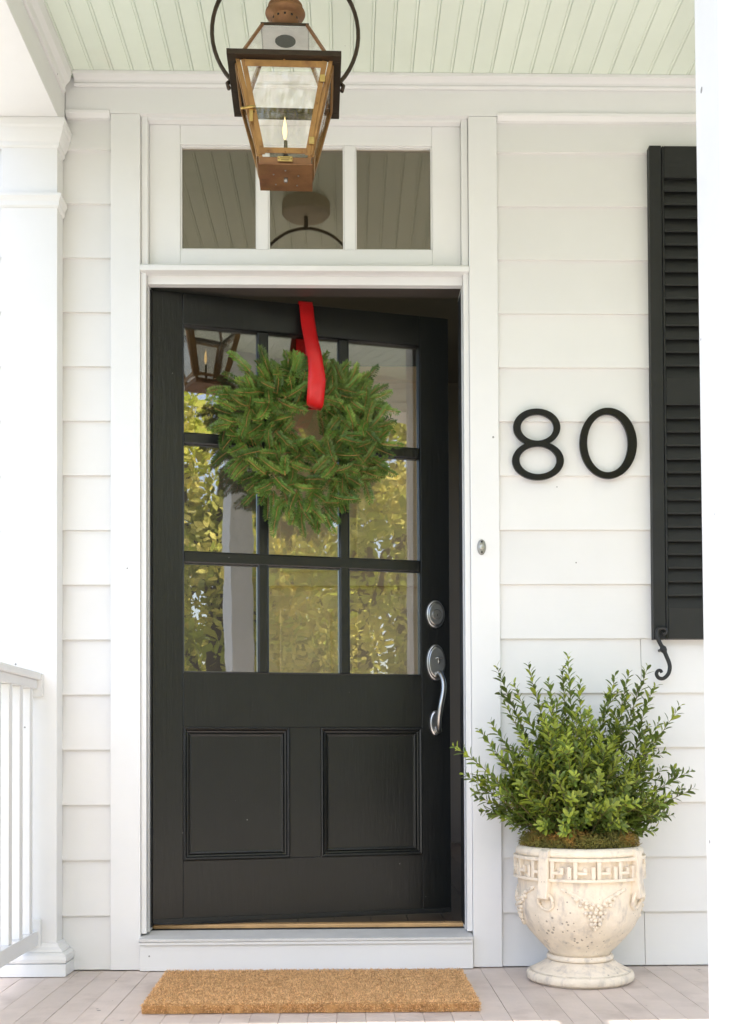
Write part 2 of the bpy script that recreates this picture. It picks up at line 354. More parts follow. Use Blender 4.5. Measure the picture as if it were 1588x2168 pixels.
# stepped surround
for (x0, x1, z0, z1) in ((txa, txa + .020, za, zb), (txb - .020, txb, za, zb), (txa + .0204, txb - .0204, zb - .014, zb)):
    twb('stop_moulding', x0, x1, -.008, .05, z0, z1)
fa, fb_, fz0, fz1 = txa + .0206, txb - .0206, za + .0003, zb - .0144
twb('stile', fa, TX[0], .020, .058, fz0, fz1); twb('stile', TX[5], fb_, .020, .058, fz0, fz1)
twb('rail', TX[0] + .0004, TX[5] - .0004, .0205, .057, fz0, TZ0); twb('rail', TX[0] + .0004, TX[5] - .0004, .0205, .057, TZ1, fz1)
for i in (1, 3): twb('mullion', TX[i], TX[i + 1], .021, .0565, TZ0 + .0004, TZ1 - .0004)
for i in (0, 2, 4):
    x0, x1 = TX[i], TX[i + 1]
    twb('pane', x0 + .0006, x1 - .0006, .040, .044, TZ0 + .0006, TZ1 - .0006, tran_gl, 0)
    b = .005
    p = MB(tw.location)
    for (q0, q1, r0, r1) in ((x0, x0 + b, TZ0, TZ1), (x1 - b, x1, TZ0, TZ1)):
        p.box(q0 + .0005, q1 - .0005, .027, .0395, r0 + .0005, r1 - .0005)
    p.box(x0 + b, x1 - b, .0275, .0393, TZ0 + .0005, TZ0 + b); p.box(x0 + b, x1 - b, .0275, .0393, TZ1 - b, TZ1 - .0005)
    p.build('glazing_bead', white, tw)

# ------------------------------------------------------------------ front door (swung inward on its left hinges)
HY = .050
H0 = W(322.5, 1300, HY); zt = W(322, 613, HY).z; zb_ = W(322, 1957, HY).z
A = Zp(947, 672, zt); B = Zp(957, 1930, zb_)
E_ = (A + B) / 2
TH = math.atan2(E_.y - HY, E_.x - H0.x); DW = math.hypot(E_.y - HY, E_.x - H0.x); DH = zt - zb_
ux = Vector((math.cos(TH), math.sin(TH), 0)); nn = Vector((math.sin(TH), -math.cos(TH), 0))
HP = Vector((H0.x, HY, zb_))
def D(px, py, off=0.):                  # pixel on the door plane (off = metres in front of the face) -> (u, z) in door space
    d = ray(px, py); P0 = HP + nn * off; t = (P0 - CAM).dot(nn) / d.dot(nn); p = CAM + d * t - HP
    return p.dot(ux), p.z
fd = thing('front_door', 'black panelled front door with nine glass panes, standing ajar', 'door', HP, (0, 0, TH))
def du(*ps): return sum(D(*p)[0] for p in ps) / len(ps)
def dz(*ps): return sum(D(*p)[1] for p in ps) / len(ps)
gx = [du((391, 900), (391, 1300)), du((547, 800), (547, 1300)), du((569, 800), (569, 1300)), du((721, 1100), (721, 1300)), du((741, 1100), (741, 1300)), du((887, 800), (888, 1300))]
gz = [dz((470, 1420), (815, 1427)), dz((470, 1193), (815, 1207)), dz((470, 1168), (815, 1185)), dz((470, 939), (860, 971)), dz((420, 914), (860, 948)), dz((470, 694), (815, 729))]
DT = .045
def fdb(name, x0, x1, z0, z1, y0=0., y1=DT, m=door_m, bev=.0015, parent=None): return MB().box(x0, x1, y0, y1, z0, z1).build(name, m, parent or fd, bev)
ml_ = .0055
sx0, sx1 = gx[0] - ml_, gx[5] + ml_; rz0, rz1 = gz[0] - ml_, gz[5] + ml_
pz1 = dz((500, 1540), (790, 1540)); pz0 = dz((500, 1817), (790, 1814))
px_ = [sx0, du((614, 1680)), du((680, 1680)), sx1]
fdb('stile', 0, sx0, 0, DH); fdb('stile', sx1, DW, 0, DH)
e = .0003
fdb('top_rail', sx0 + e, sx1 - e, rz1, DH, .0002); fdb('lock_rail', sx0 + e, sx1 - e, pz1, rz0, .0002); fdb('bottom_rail', sx0 + e, sx1 - e, 0, pz0, .0002)
fdb('mullion', px_[1], px_[2], pz0 + e, pz1 - e, .0002)
for i in (1, 3): fdb('muntin', gx[i] - .002, gx[i + 1] + .002, rz0 + e, rz1 - e, .006, DT - .006, bev=.006)
for j in (1, 3):
    fdb('muntin', sx0 + e, sx1 - e, gz[j] - .002, gz[j + 1] + .002, .0056, DT - .0056, bev=.006)
for j in (0, 2, 4):
    for i in (0, 2, 4):
        x0, x1, z0, z1 = gx[i], gx[i + 1], gz[j], gz[j + 1]
        pn = fdb('pane', x0 - .0045, x1 + .0045, z0 - .0045, z1 + .0045, .020, .024, door_gl, 0)
def ring(name, x0, x1, z0, z1, steps, parent, m=door_m):
    """mitred moulding: steps = [(inset, depth), ...] from the outer edge inwards"""
    mb = MB(); vs = []
    for ins, d in steps: vs += [(x0 + ins, d, z0 + ins), (x1 - ins, d, z0 + ins), (x1 - ins, d, z1 - ins), (x0 + ins, d, z1 - ins)]
    fs = []
    for k in range(len(steps) - 1):
        for q in range(4): fs.append((k * 4 + q, k * 4 + (q + 1) % 4, k * 4 + 4 + (q + 1) % 4, k * 4 + 4 + q))
    mb.add(vs, fs); return mb.build(name, m, parent, fix=False)
ring('glazing_moulding', sx0 + e, sx1 - e, rz0 + e, rz1 - e, [(0, .012), (0, .0015), (.002, .001), (.0035, .006), (ml_, .018)], fd)
for (a, b) in ((px_[0], px_[1]), (px_[2], px_[3])):
    fdb('panel', a + .012, b - .012, pz0 + .012, pz1 - .012, .0125, .032)
    ring('panel_moulding', a + e, b - e, pz0 + e, pz1 - e, [(0, .015), (0, -.003), (.004, -.0045), (.009, -.002), (.012, .0045), (.0165, .0055), (.0185, .0115), (.020, .0124)], fd)
    ring('raised_field', a + .0215, b - .0215, pz0 + .0215, pz1 - .0215, [(0, .0124), (.001, .0075), (.004, .0085), (.0045, .0112), (.008, .0118)], fd)
fdb('door_sweep', .004, DW - .004, .0, .016, -.006, -.0004, shut_m, .002)
# hinges on the hinge edge
for zq in (.25, 1.0, 1.68): MB().tube([(-.004, -.004, zq - .05), (-.004, -.004, zq + .05)], .0055, 10).build('hinge', strip_m, fd)
# deadbolt
def rose(name, px, py, rx, rz, parent, y=-.0):
    u, z = D(px, py); s = CAM.y; sc = 1 / (FPX / ((HP + ux * u) - CAM).dot(fw))
    return u, z, rx * sc / math.cos(TH), rz * sc
def oval(mb, u, z, rx, rz, prof, seg=56, mi=0):
    vs = []
    for k_, (f, y) in enumerate(prof):
        for k in range(seg):
            q = 2 * math.pi * k / seg; vs.append((u + rx * f * math.cos(q), y, z + rz * f * math.sin(q)))
    fs = [(j * seg + k, j * seg + (k + 1) % seg, (j + 1) * seg + (k + 1) % seg, (j + 1) * seg + k) for j in range(len(prof) - 1) for k in range(seg)]
    fs.append(tuple((len(prof) - 1) * seg + k for k in range(seg)))
    mb.add(vs, fs, mi, False)
u, z, rx, rz = rose('d', 921, 1301, 20, 30, fd)
m = MB(); oval(m, u, z, rx, rz, [(1, .002), (1, -.006), (.96, -.010), (.88, -.011), (.80, -.016), (.74, -.018)]); db = m.build('deadbolt', nickel, fd)
m = MB(); oval(m, u, z - .002, .0165, .0165, [(1, -.0178), (1, -.023), (.9, -.025), (.2, -.0254)]); m.build('cylinder', nickel_d, db)
MB().box(u - .0012, u + .0012, -.0266, -.0252, z - .009, z - .001).build('keyhole', strip_m, db)
u, z, rx, rz = rose('h', 922, 1403, 20.5, 39, fd)
m = MB(); oval(m, u, z, rx, rz, [(1, .002), (1, -.006), (.96, -.010), (.90, -.011), (.84, -.017), (.78, -.019)]); hs_ = m.build('handle_set', nickel, fd)
u2, z2, rx2, rz2 = rose('h', 921, 1531, 12.5, 27, fd)
m = MB(); oval(m, u2, z2, rx2, rz2, [(1, .002), (1, -.006), (.95, -.010), (.8, -.012)]); m.build('lower_rose', nickel, hs_)
grip = [(925, 1432, .012), (931, 1425, .035), (938, 1440, .052), (939, 1462, .058), (934, 1490, .060), (930, 1515, .054), (929, 1538, .042), (930, 1548, .026), (924, 1540, .008)]
pts = []
for (qx, qy, off) in grip:
    a_, b_ = D(qx, qy, off); pts.append(Vector((a_, -off, b_)))
def smooth_path(P, n=5):
    out = []
    for i in range(len(P) - 1):
        p0, p1, p2, p3 = P[max(i - 1, 0)], P[i], P[i + 1], P[min(i + 2, len(P) - 1)]
        for k in range(n):
            t = k / n; out.append(.5 * ((2 * p1) + (p2 - p0) * t + (2 * p0 - 5 * p1 + 4 * p2 - p3) * t * t + (3 * p1 - p0 - 3 * p2 + p3) * t ** 3))
    out.append(P[-1]); return out
sp = smooth_path(pts); n_ = len(sp)
MB().tube(sp, [.0075 + .0015 * math.sin(math.pi * i / n_) for i in range(n_)], 12).build('grip', nickel, hs_)
ul, zl = D(926, 1395)
MB().box(ul - .011, ul + .011, -.040, -.018, zl - .001, zl + .003).build('thumb_latch', nickel, hs_, .0012)
MB().prism([(-.018, zl - .018), (-.026, zl - .012), (-.022, zl - .002), (-.018, zl - .002)], ul - .003, ul + .003, 'x').build('latch_tongue', nickel, hs_, .0008)

# ------------------------------------------------------------------ porch pilaster, beam, railing
def stack(thg, x0, x1, y0, y1, specs):
    """rows of (name, z0, z1, [(out, t)...]) : square mouldings running round three sides"""
    for nm, prof in specs:
        m = MB(thg.location); vs = []
        for (out, z) in prof: vs += [(x0 - out, y0 - out, z), (x1 + out, y0 - out, z), (x1 + out, y1, z), (x0 - out, y1, z)]
        k = len(prof); fs = [(j * 4 + q, j * 4 + (q + 1) % 4, j * 4 + 4 + (q + 1) % 4, j * 4 + 4 + q) for j in range(k - 1) for q in range(4)]
        fs += [(3, 2, 1, 0), tuple(4 * (k - 1) + q for q in range(4))]
        m.add(vs, fs); m.build(nm, white, thg, .0008)
def pz(py): return W(60, py, PIL_Y).z
pl = thing('pilaster', 'white square pilaster at the left edge, against the clapboards', 'pilaster', ((PIL_X0 + PIL_X1) / 2, -.04, 0))
MB(pl.location).box(PIL_X0, PIL_X1, PIL_Y, -.012, pz(1999), BEAM_Z - .002).build('shaft', white, pl, .002)
o_ = -W(140, 2055, PIL_Y).x + PIL_X1; o_ = abs(o_)
q = pz
stack(pl, PIL_X0, PIL_X1, PIL_Y, -.012, [
    ('plinth', [(.036, .002), (.036, q(2038))]),
    ('torus', [(.030, q(2038) + .0005), (.036, q(2035)), (.038, q(2028)), (.035, q(2020)), (.026, q(2015))]),
    ('base_moulding', [(.022, q(2015) + .0005), (.020, q(2010)), (.010, q(2004)), (.006, q(1998)), (.0015, q(1996))]),
    ('neck_moulding', [(.002, q(440)), (.006, q(436)), (.007, q(427)), (.012, q(420)), (.014, q(418)), (.014, q(412)), (.004, q(409))]),
    ('capital', [(.002, q(313)), (.006, q(309)), (.007, q(302)), (.014, q(294)), (.020, q(283)), (.022, q(276)), (.026, q(272)), (.028, q(263)), (.028, BEAM_Z - .0006)]),
])
bm_ = thing('porch_beam', 'white boxed beam along the left side of the ceiling', 'beam', (BEAM_X, -1.1, BEAM_Z))
MB(bm_.location).box(BEAM_X - .22, BEAM_X, -2.2, -.0255, BEAM_Z, CEIL + .018).build('box', white, bm_, .002)
cz = CEIL
MB(bm_.location).prism([(BEAM_X + .0005, cz - .075), (BEAM_X + .009, cz - .075), (BEAM_X + .012, cz - .066), (BEAM_X + .009, cz - .058), (BEAM_X + .012, cz - .05), (BEAM_X + .024, cz - .036), (BEAM_X + .029, cz - .014), (BEAM_X + .029, cz - .001), (BEAM_X + .0005, cz - .001)],
                       -2.2, -.062, 'y').build('crown_moulding', white, bm_)
fbm = thing('porch_beam', 'white boxed beam along the open front of the porch', 'beam', (.7, -2.07, BEAM_Z))
MB(fbm.location).box(BEAM_X + .0005, RIGHT + .2, -2.17, -1.975, BEAM_Z, CEIL + .018).build('box', white, fbm, .002)
# railing running out from the pilaster
RX = wx(68, PIL_Y, 1500)
rl = thing('porch_railing', 'white porch railing with square balusters beside the pilaster', 'railing', (RX, -1.0, 0))
zr = W(62, 1432, PIL_Y).z
def rlb(name, x0, x1, y0, y1, z0, z1, bev=.002): return MB(rl.location).box(x0, x1, y0, y1, z0, z1).build(name, white, rl, bev)
yA, yB = PIL_Y - .001, -1.90
rlb('top_rail', RX - .032, RX + .032, yB, yA - .012, zr - .012, zr + .010, .004)
rlb('sub_rail', RX - .020, RX + .020, yB, yA - .0125, zr - .040, zr - .0125)
rlb('rail_bracket', RX - .034, RX + .034, yA - .0115, yA, zr - .062, zr + .008)
zbr = W(40, 1975, PIL_Y - .05).z
rlb('bottom_rail', RX - .021, RX + .021, yB, yA - .012, zbr - .045, zbr)
rlb('rail_bracket', RX - .030, RX + .030, yA - .0115, yA - .0004, zbr - .050, zbr + .035)
m = MB(); m.box(-.016, .016, -.016, .016, 0, zr - .0405 - zbr - .0005); me = m.mesh('baluster', white)
yy = yA - .065
while yy > yB + .03:
    link('baluster', me, rl, .0015, loc=(0, yy + 1.0, zbr + .0003)); yy -= .105

# ------------------------------------------------------------------ porch posts along the front
YPB, YPF = -2.02, -2.125
def post(label, xa, xb_, base=True, lean=0.):
    t = thing('porch_post', label, 'post', ((xa + xb_) / 2, (YPB + YPF) / 2, 0), group='posts along the porch front')
    l = lean
    MB(t.location).hexa([(xa + l, YPF, .02), (xb_ + l, YPF, .02), (xb_ + l, YPB, .02), (xa + l, YPB, .02), (xa, YPF, BEAM_Z - .001), (xb_, YPF, BEAM_Z - .001), (xb_, YPB, BEAM_Z - .001), (xa, YPB, BEAM_Z - .001)]).build('shaft', post_m, t, .003)
    for nm, z0, z1, o in (('plinth', .001, .14, .022), ('base_moulding', .1405, .175, .012), ('capital', BEAM_Z - .10, BEAM_Z - .0015, .018), ('neck_moulding', BEAM_Z - .30, BEAM_Z - .275, .012)):
        MB(t.location).box(xa - o + l * (1 - z0 / 2.6), xb_ + o + l * (1 - z0 / 2.6), YPF - o, YPB + o, z0, z1).build(nm, white, t, .004)
    return t
xt, xbm = W(1469, 0, YPB), W(1500, 2168, YPB)
sl_ = (xbm.x - xt.x) / (xt.z - xbm.z)
xa0 = xt.x - sl_ * (BEAM_Z - xt.z); ln = sl_ * BEAM_Z
post('white square porch post in the right foreground, nearest the camera', xa0, xa0 + .125, lean=ln)
post('white square post at the front left corner of the porch', BEAM_X - .16, BEAM_X - .035)
post('white square post at the far right of the porch front', RIGHT - .05, RIGHT + .075)

# ------------------------------------------------------------------ steps and skirt below the porch
st = thing('porch_steps', 'pale grey steps leading up to the porch from the path', 'steps', (.1, -2.7, -.52))
for i in range(3):
    z1 = -.11 - i * .13; MB(st.location).box(-1.3, 1.5, FRONT - .06 - .28 * (i + 1), FRONT - .0605 - .28 * i, -.515, z1).build('step', path_m, st, .006)
MB().box(-1.2, RIGHT + .2, FRONT - .055, FRONT - .031, -.515, -.025).build('skirt_board', white, fl)

# ------------------------------------------------------------------ shutter and its holdback
YS = -.042
sa, sb = wx(1379, YS, 800), wx(1640, YS, 800)
sh = thing('shutter', 'black louvered shutter half hidden behind the right porch post', 'shutter', ((sa + sb) / 2, -.03, wz(1353, YS, 1420)))
SZ0, SZ1 = wz(1353, YS, 1420), wz(308, YS, 1420)
lx0 = wx(1411, YS, 800); lx1 = sb - (lx0 - sa)
def shb(name, x0, x1, z0, z1, y0=YS, y1=-.0125, m=shut_m, bev=.0015): return MB(sh.location).box(x0, x1, y0, y1, z0, z1).build(name, m, sh, bev)
def sz(py): return wz(py, YS, 1440)
st1 = sa + (lx0 - sa) * .80
shb('stile', sa, st1, SZ0, SZ1); shb('stile', sb - (st1 - sa), sb, SZ0, SZ1)
shb('bead', st1 + .0025, lx0 - .0008, SZ0 + .0005, SZ1 - .0005, YS + .002); shb('bead', lx1 + .0008, sb - (st1 - sa) - .0025, SZ0 + .0005, SZ1 - .0005, YS + .002)
for a, b in ((376, 308.5), (857, 803), (1352.5, 1290)): shb('rail', lx0 - .0004, lx1 + .0004, sz(a), sz(b), YS + .0012)
shb('back_board', lx0, lx1, SZ0 + .02, SZ1 - .02, -.0190, -.0130, strip_m, 0)
for pa, pb in ((803, 376), (1290, 857)):
    z0, z1 = sz(pa), sz(pb); n = 15; h = (z1 - z0) / n
    m = MB(); t = .0075
    m.prism([(-.0112, -.002), (-.0105, -.007), (-.008, -.0072), (.0102, h * 1.02 - .004), (.0098, h * 1.02), (.006, h * 1.02)], lx0 + .0002 - (lx0 + lx1) / 2, lx1 - .0002 - (lx0 + lx1) / 2, 'x')
    me = m.mesh('louver', shut_m)
    for k in range(n): link('louver', me, sh, .0008, loc=(0, -.0300 + .03, z0 + h * k + .006 - sh.location.z))
hk = []
for (a, b) in ((170, 305), (205, 325), (238, 295), (222, 250), (175, 228), (120, 238), (88, 290), (92, 380), (138, 480), (188, 570), (240, 690), (280, 790), (290, 880), (262, 975), (185, 1042), (110, 1030), (76, 968), (98, 918), (140, 912), (162, 948)):
    hk.append(W(1380 + a / 7.635, 1300 + b / 7.635, -.056))
sp = smooth_path([Vector(p) for p in hk], 4); n_ = len(sp)
hb = thing('shutter_holdback', 'black wrought iron S-shaped holdback at the foot of the shutter', 'holdback', (sp[36].x, -.03, sp[36].z))
MB(hb.location).tube(sp, [.0048 + .0016 * math.sin(math.pi * i / n_) for i in range(n_)], 10, side=(0, 1, 0)).build('scroll', iron_m, hb)
kp = sp[36]
kn = MB(hb.location); d_ = (sp[38] - sp[34]).normalized(); nrm = Vector((d_.z, 0, -d_.x))
kn.tube([kp - d_ * .012, kp - d_ * .004, kp + d_ * .004, kp + d_ * .012], [.006, .0105, .0105, .0065], 8); kn.build('collar', iron_m, hb)
MB(hb.location).tube([kp + Vector((0, .004, 0)), (kp.x, -.009, kp.z)], .005, 8).build('pin', iron_m, hb)

# ------------------------------------------------------------------ house numbers
def ering(mb, ox0, ox1, oy0, oy1, ix0, ix1, iy0, iy1, yf, yb, seg=72):
    oc = W(1060 + (ox0 + ox1) / 2 / 4.6706, 820 + (oy0 + oy1) / 2 / 4.6706, yf)
    def E2(x0, x1, y0, y1):
        a = W(1060 + x0 / 4.6706, 820 + (y0 + y1) / 2 / 4.6706, yf); b = W(1060 + x1 / 4.6706, 820 + (y0 + y1) / 2 / 4.6706, yf)
        c = W(1060 + (x0 + x1) / 2 / 4.6706, 820 + y0 / 4.6706, yf); d = W(1060 + (x0 + x1) / 2 / 4.6706, 820 + y1 / 4.6706, yf)
        return (a.x + b.x) / 2, (b.x - a.x) / 2, (c.z + d.z) / 2, (c.z - d.z) / 2
    O = E2(ox0, ox1, oy0, oy1); I = E2(ix0, ix1, iy0, iy1); vs = []
    for (e_, y, s) in ((O, yb, 1), (O, yf + .001, 1), (O, yf, -.0008), (I, yf, +.0008), (I, yf + .001, 0), (I, yb, 0)):
        for k in range(seg):
            q = 2 * math.pi * k / seg; dx = s if abs(s) < .5 else 0
            vs.append((e_[0] + (e_[1] + dx) * math.cos(q), y, e_[2] + (e_[3] + dx) * math.sin(q)))
    fs = [(j * seg + k, j * seg + (k + 1) % seg, ((j + 1) % 6) * seg + (k + 1) % seg, ((j + 1) % 6) * seg + k) for j in range(6) for k in range(seg)]
    mb.add(vs, fs)
YN = -.030
c8 = W(1140, 1016, YN); m = MB((c8.x, YN, c8.z))
ering(m, 125, 592, 208, 578, 200, 525, 268, 525, YN + .0006, YN + .0106); ering(m, 115, 627, 530, 915, 188, 555, 582, 856, YN, YN + .0108)
t8 = thing('house_number', 'glossy black figure eight, the house number digit nearer the door', 'house number', (c8.x, YN, c8.z), group='house numbers')
o = m.build('numeral', gloss_m, t8)
for py_ in (890, 990): p = W(1092, py_, YN); MB(t8.location).tube([(p.x, YN + .009, p.z), (p.x, -.0075, p.z)], .003, 8).build('standoff', iron_m, t8)
c0_ = W(1288, 1014, YN); m = MB((c0_.x, YN, c0_.z)); ering(m, 782, 1350, 200, 902, 857, 1260, 265, 838, YN, YN + .0106)
t0 = thing('house_number', 'glossy black zero, the house number digit next to the shutter', 'house number', (c0_.x, YN, c0_.z), group='house numbers')
m.build('numeral', gloss_m, t0)
for py_ in (870, 1007): p = W(1288, py_, YN); MB(t0.location).tube([(p.x, YN + .009, p.z), (p.x, -.0075, p.z)], .003, 8).build('standoff', iron_m, t0)

# ------------------------------------------------------------------ doorbell
p = W(1020, 1158, -.028)
bl = thing('doorbell', 'small oval silver doorbell on the right door casing', 'doorbell', (p.x, -.0225, p.z))
m = MB(bl.location); oval(m, p.x, p.z, .0135, .0240, [(1, -.0222), (1, -.0255), (.92, -.0275), (.7, -.0285), (.6, -.0287)]); m.build('plate', nickel_d, bl)
m = MB(bl.location); oval(m, p.x, p.z, .0078, .0078, [(1, -.028), (1, -.0315), (.8, -.0325), (.3, -.0330)]); m.build('button', nickel, bl)
for s in (-1, 1): m = MB(bl.location); oval(m, p.x, p.z + s * .0165, .0032, .0032, [(1, -.0275), (1, -.0302), (.4, -.0308)], 12); m.build('screw', iron_m, bl)

# ------------------------------------------------------------------ gas lantern
LY = -.70
lc = W(607, 250, LY); LX = lc.x
f0 = LY - .118; f1 = LY - .065
ZT = W(600, 124, f0).z; ZB = W(610, 346, f1).z; ZBt = ZB + .016
wt = (W(703, 122, f0).x - W(496.5, 122, f0).x) / 2; wb = (W(667, 352, f1).x - W(555, 352, f1).x) / 2
LX = (W(703, 122, f0).x + W(496.5, 122, f0).x) / 2 - .001
ZE = ZT + .010
la = thing('gas_lantern', 'aged copper gas lantern with a lit flame hanging from the porch ceiling', 'lantern', (LX, LY, ZB), (0, 0, R(1.6)))
HT = ZT - ZB; HB = ZBt - ZB                     # local: z from the base
def lm(): return MB()
def half(z): return wb + (wt - wb) * (z - HB) / (HT - HB)
def bar(p, q, w, d, name, m, parent=la, nrm=None):
    """flat bar from p to q; w across, d thick along nrm"""
    p, q = Vector(p), Vector(q); t = (q - p).normalized(); nv = Vector(nrm); nv = (nv - t * nv.dot(t)).normalized(); s = t.cross(nv)
    vs = [a + s * (w / 2) * i + nv * (d / 2) * j for a in (p, q) for (i, j) in ((-1, -1), (1, -1), (1, 1), (-1, 1))]
    return lm().hexa(vs).build(name, m, parent, .0006)
# base box
lm().add([(x * (wb - .002 if z == 0 else wb) , y * (wb - .002 if z == 0 else wb), z) for z in (0, HB) for (x, y) in ((-1, -1), (1, -1), (1, 1), (-1, 1))],
         [(3, 2, 1, 0), (4, 5, 6, 7), (0, 1, 5, 4), (1, 2, 6, 5), (2, 3, 7, 6), (3, 0, 4, 7)]).build('base', copper_b, la, .0015)
m = lm(); m.tube([(.0, 0, .002), (0, 0, -.014)], .0048, 10); m.build('base_knob', nickel_d, la)
for (a_, b_) in ((-.03, -.02), (.032, -.015), (-.026, .03), (.028, .034), (0, -.04)):
    m = lm(); m.tube([(a_, b_, -.0045), (a_, b_, -.0062)], .0022, 8); m.build('screw', nickel_d, la)
lm().box(-wb - .002, wb + .002, -wb - .002, wb + .002, -.004, -.0004).build('base_lip', copper_b, la, .001)
# four sides: corner posts, frames, panes
sides = [(0, -1), (1, 0), (0, 1), (-1, 0)]
def sub(name):
    o = bpy.data.objects.new(name, None); C.objects.link(o); o.parent = la; o.empty_display_size = .03; return o
ld = sub('lantern_door'); lroof = sub('lantern_roof')
lsides = [ld] + [sub('lantern_side') for _ in range(3)]
for (sx_, sy_) in ((-1, -1), (1, -1), (1, 1), (-1, 1)):
    a = Vector((sx_ * half(HB), sy_ * half(HB), HB)); b = Vector((sx_ * half(HT), sy_ * half(HT), HT))
    bar(a - Vector((sx_, sy_, 0)) * .005, b - Vector((sx_, sy_, 0)) * .005, .010, .010, 'corner_post', copper, nrm=(0, sy_, 0))
for i, (nx, ny) in enumerate(sides):
    tx, ty = -ny, nx
    def P(u, z, off=0.): h = half(z); return Vector((nx * (h + off) + tx * u * h, ny * (h + off) + ty * u * h, z))
    sl = Vector((nx, ny, -(wt - wb) / (HT - HB)))
    cz0, cz1 = HB + .016, HT - .012
    cm = copper
    for s in (-1, 1):
        bar(P(s * .83, HB + .004, .0012) , P(s * .84, HT - .004, .0012), .0125, .004, 'stile', cm, lsides[i], nrm=sl)
    bar(P(-.80, cz0 - .003, .0022), P(.80, cz0 - .003, .0022), .0125, .004, 'rail', cm, lsides[i], nrm=sl)
    bar(P(-.82, cz1, .0022), P(.82, cz1, .0022), .0145, .004, 'rail', cm if i != 2 else dark_c, lsides[i], nrm=sl)
    q = [P(-.9, HB + .006, -.003), P(.9, HB + .006, -.003), P(.9, HT - .004, -.003), P(-.9, HT - .004, -.003)]
    inn = [v - sl.normalized() * .002 for v in q]
    lm().hexa(inn + q).build('pane', lamp_gl, lsides[i])
# rivets on the front frame
for (u_, zf) in ((-.83, .1), (-.83, .45), (-.83, .97), (.83, .12), (.83, .35), (.83, .55), (.83, .8), (0, .98), (0, .045), (-.62, .045), (.62, .045), (.95, .97), (-.95, .97), (-.93, .02), (.93, .02)):
    z = HB + (HT - HB) * zf; h = half(z)
    m = lm(); m.lathe([(.0026, 0), (.0024, .0012), (.0012, .002), (0, .0022)], 8); r_ = m.build('rivet', brass_l if rnd.random() < .4 else copper, ld)
    r_.location = (u_ * h, -(h + .0036), z); r_.rotation_euler = (R(90), 0, 0)
# hinges and latch
for zf in (.80, .165):
    z = HB + (HT - HB) * zf; h = half(z)
    lm().box(.80 * h, .80 * h + .013, -(h + .0065), -(h + .0038), z - .009, z + .009).build('hinge', brass, ld, .0008)
z = HB + (HT - HB) * .47; h = half(z)
lt = lm(); lt.box(-.92 * h - .003, -.92 * h + .006, -(h + .0075), -(h + .0036), z - .030, z + .010); lt.build('latch_plate', brass, ld, .001)
lm().tube([(-.78 * h, -(h + .011), z + .004), (-.92 * h, -(h + .012), z + .002), (-1.12 * h, -(h + .012), z - .002), (-1.16 * h, -(h + .016), z - .004)], .0032, 8).build('latch_lever', brass, ld)
# name plate with two lines of raised letters too small to read
npz = HB - .007
lm().box(-.0185, .0185, -(wb + .0055), -(wb + .0030), npz - .0065, npz + .0065).build('name_plate', brass, la, .0012); npo = bpy.data.objects['name_plate']
for (zz, n) in ((.0018, 9), (-.0026, 7)):
    for k in range(n):
        x = (k - (n - 1) / 2) * .0027
        lm().box(x - .0009, x + .0009, -(wb + .0060), -(wb + .0054), npz + zz - .0011, npz + zz + .0011).build('plate_mark', brass_l, npo)
for s in (-1, 1): m = lm(); m.lathe([(.0016, 0), (.0012, .001), (0, .0013)], 8); r_ = m.build('rivet', brass_l, la); r_.location = (s * .0155, -(wb + .0055), npz); r_.rotation_euler = (R(90), 0, 0)
# eave: dark square frame that overhangs
we = (W(720, 106, LY - .137).x - W(476.7, 112, LY - .137).x) / 2
m = lm(); e0, e1 = HT - .003, HT + .010
for (x0, x1, y0, y1) in ((-we, we, -we, -we + .026), (-we, we, we - .026, we), (-we, -we + .026, -we + .0261, we - .0261), (we - .026, we, -we + .0261, we - .0261)):
    m.box(x0, x1, y0, y1, e0, e1)
m.build('eave', dark_c, la, .001)
# glazed hip roof
rt_, rz_ = .056, W(603, 53, LY - .056).z - ZB
for (sx_, sy_) in ((-1, -1), (1, -1), (1, 1), (-1, 1)):
    bar((sx_ * (we - .030), sy_ * (we - .030), e1), (sx_ * rt_, sy_ * rt_, rz_), .011, .006, 'roof_rib', copper_b, lroof, nrm=(sx_, sy_, .8))
for (nx, ny) in sides:
    tx, ty = -ny, nx; a = we - .030; b = rt_
    q = [Vector((nx * a + tx * a * s, ny * a + ty * a * s, e1)) for s in (-1, 1)] + [Vector((nx * b + tx * b * s, ny * b + ty * b * s, rz_)) for s in (1, -1)]
    nv = Vector((nx, ny, .9)).normalized() * .002
    lm().hexa([v - nv for v in q] + q).build('roof_pane', lamp_gl, lroof)
m = lm(); m.box(-rt_ - .004, rt_ + .004, -rt_ - .004, rt_ + .004, rz_ - .002, rz_ + .004); m.build('roof_plate', dark_c, lroof, .001)
m = lm(); m.box(-rt_ - .001, rt_ + .001, -rt_ - .001, rt_ + .001, rz_ - .005, rz_ - .0022); m.build('heat_shield', galv, lroof)
m = lm(); m.lathe([(.026, rz_ - .0065), (.026, rz_ - .0052)], 32); m.build('flue_shade_disc', strip_m, lroof)  # solid dark disc, painting the shade inside the flue hole
ch = .034
m = lm(); m.lathe([(ch, rz_ + .0042), (ch, rz_ + .050), (ch + .002, rz_ + .052), (ch + .014, rz_ + .058), (ch + .017, rz_ + .064), (ch + .016, rz_ + .067), (ch + .003, rz_ + .070), (ch + .003, rz_ + .078), (ch + .010, rz_ + .082), (.028, rz_ + .10), (.006, rz_ + .112), (0, rz_ + .114)], 40)
chm = m.build('chimney', copper_b, la)
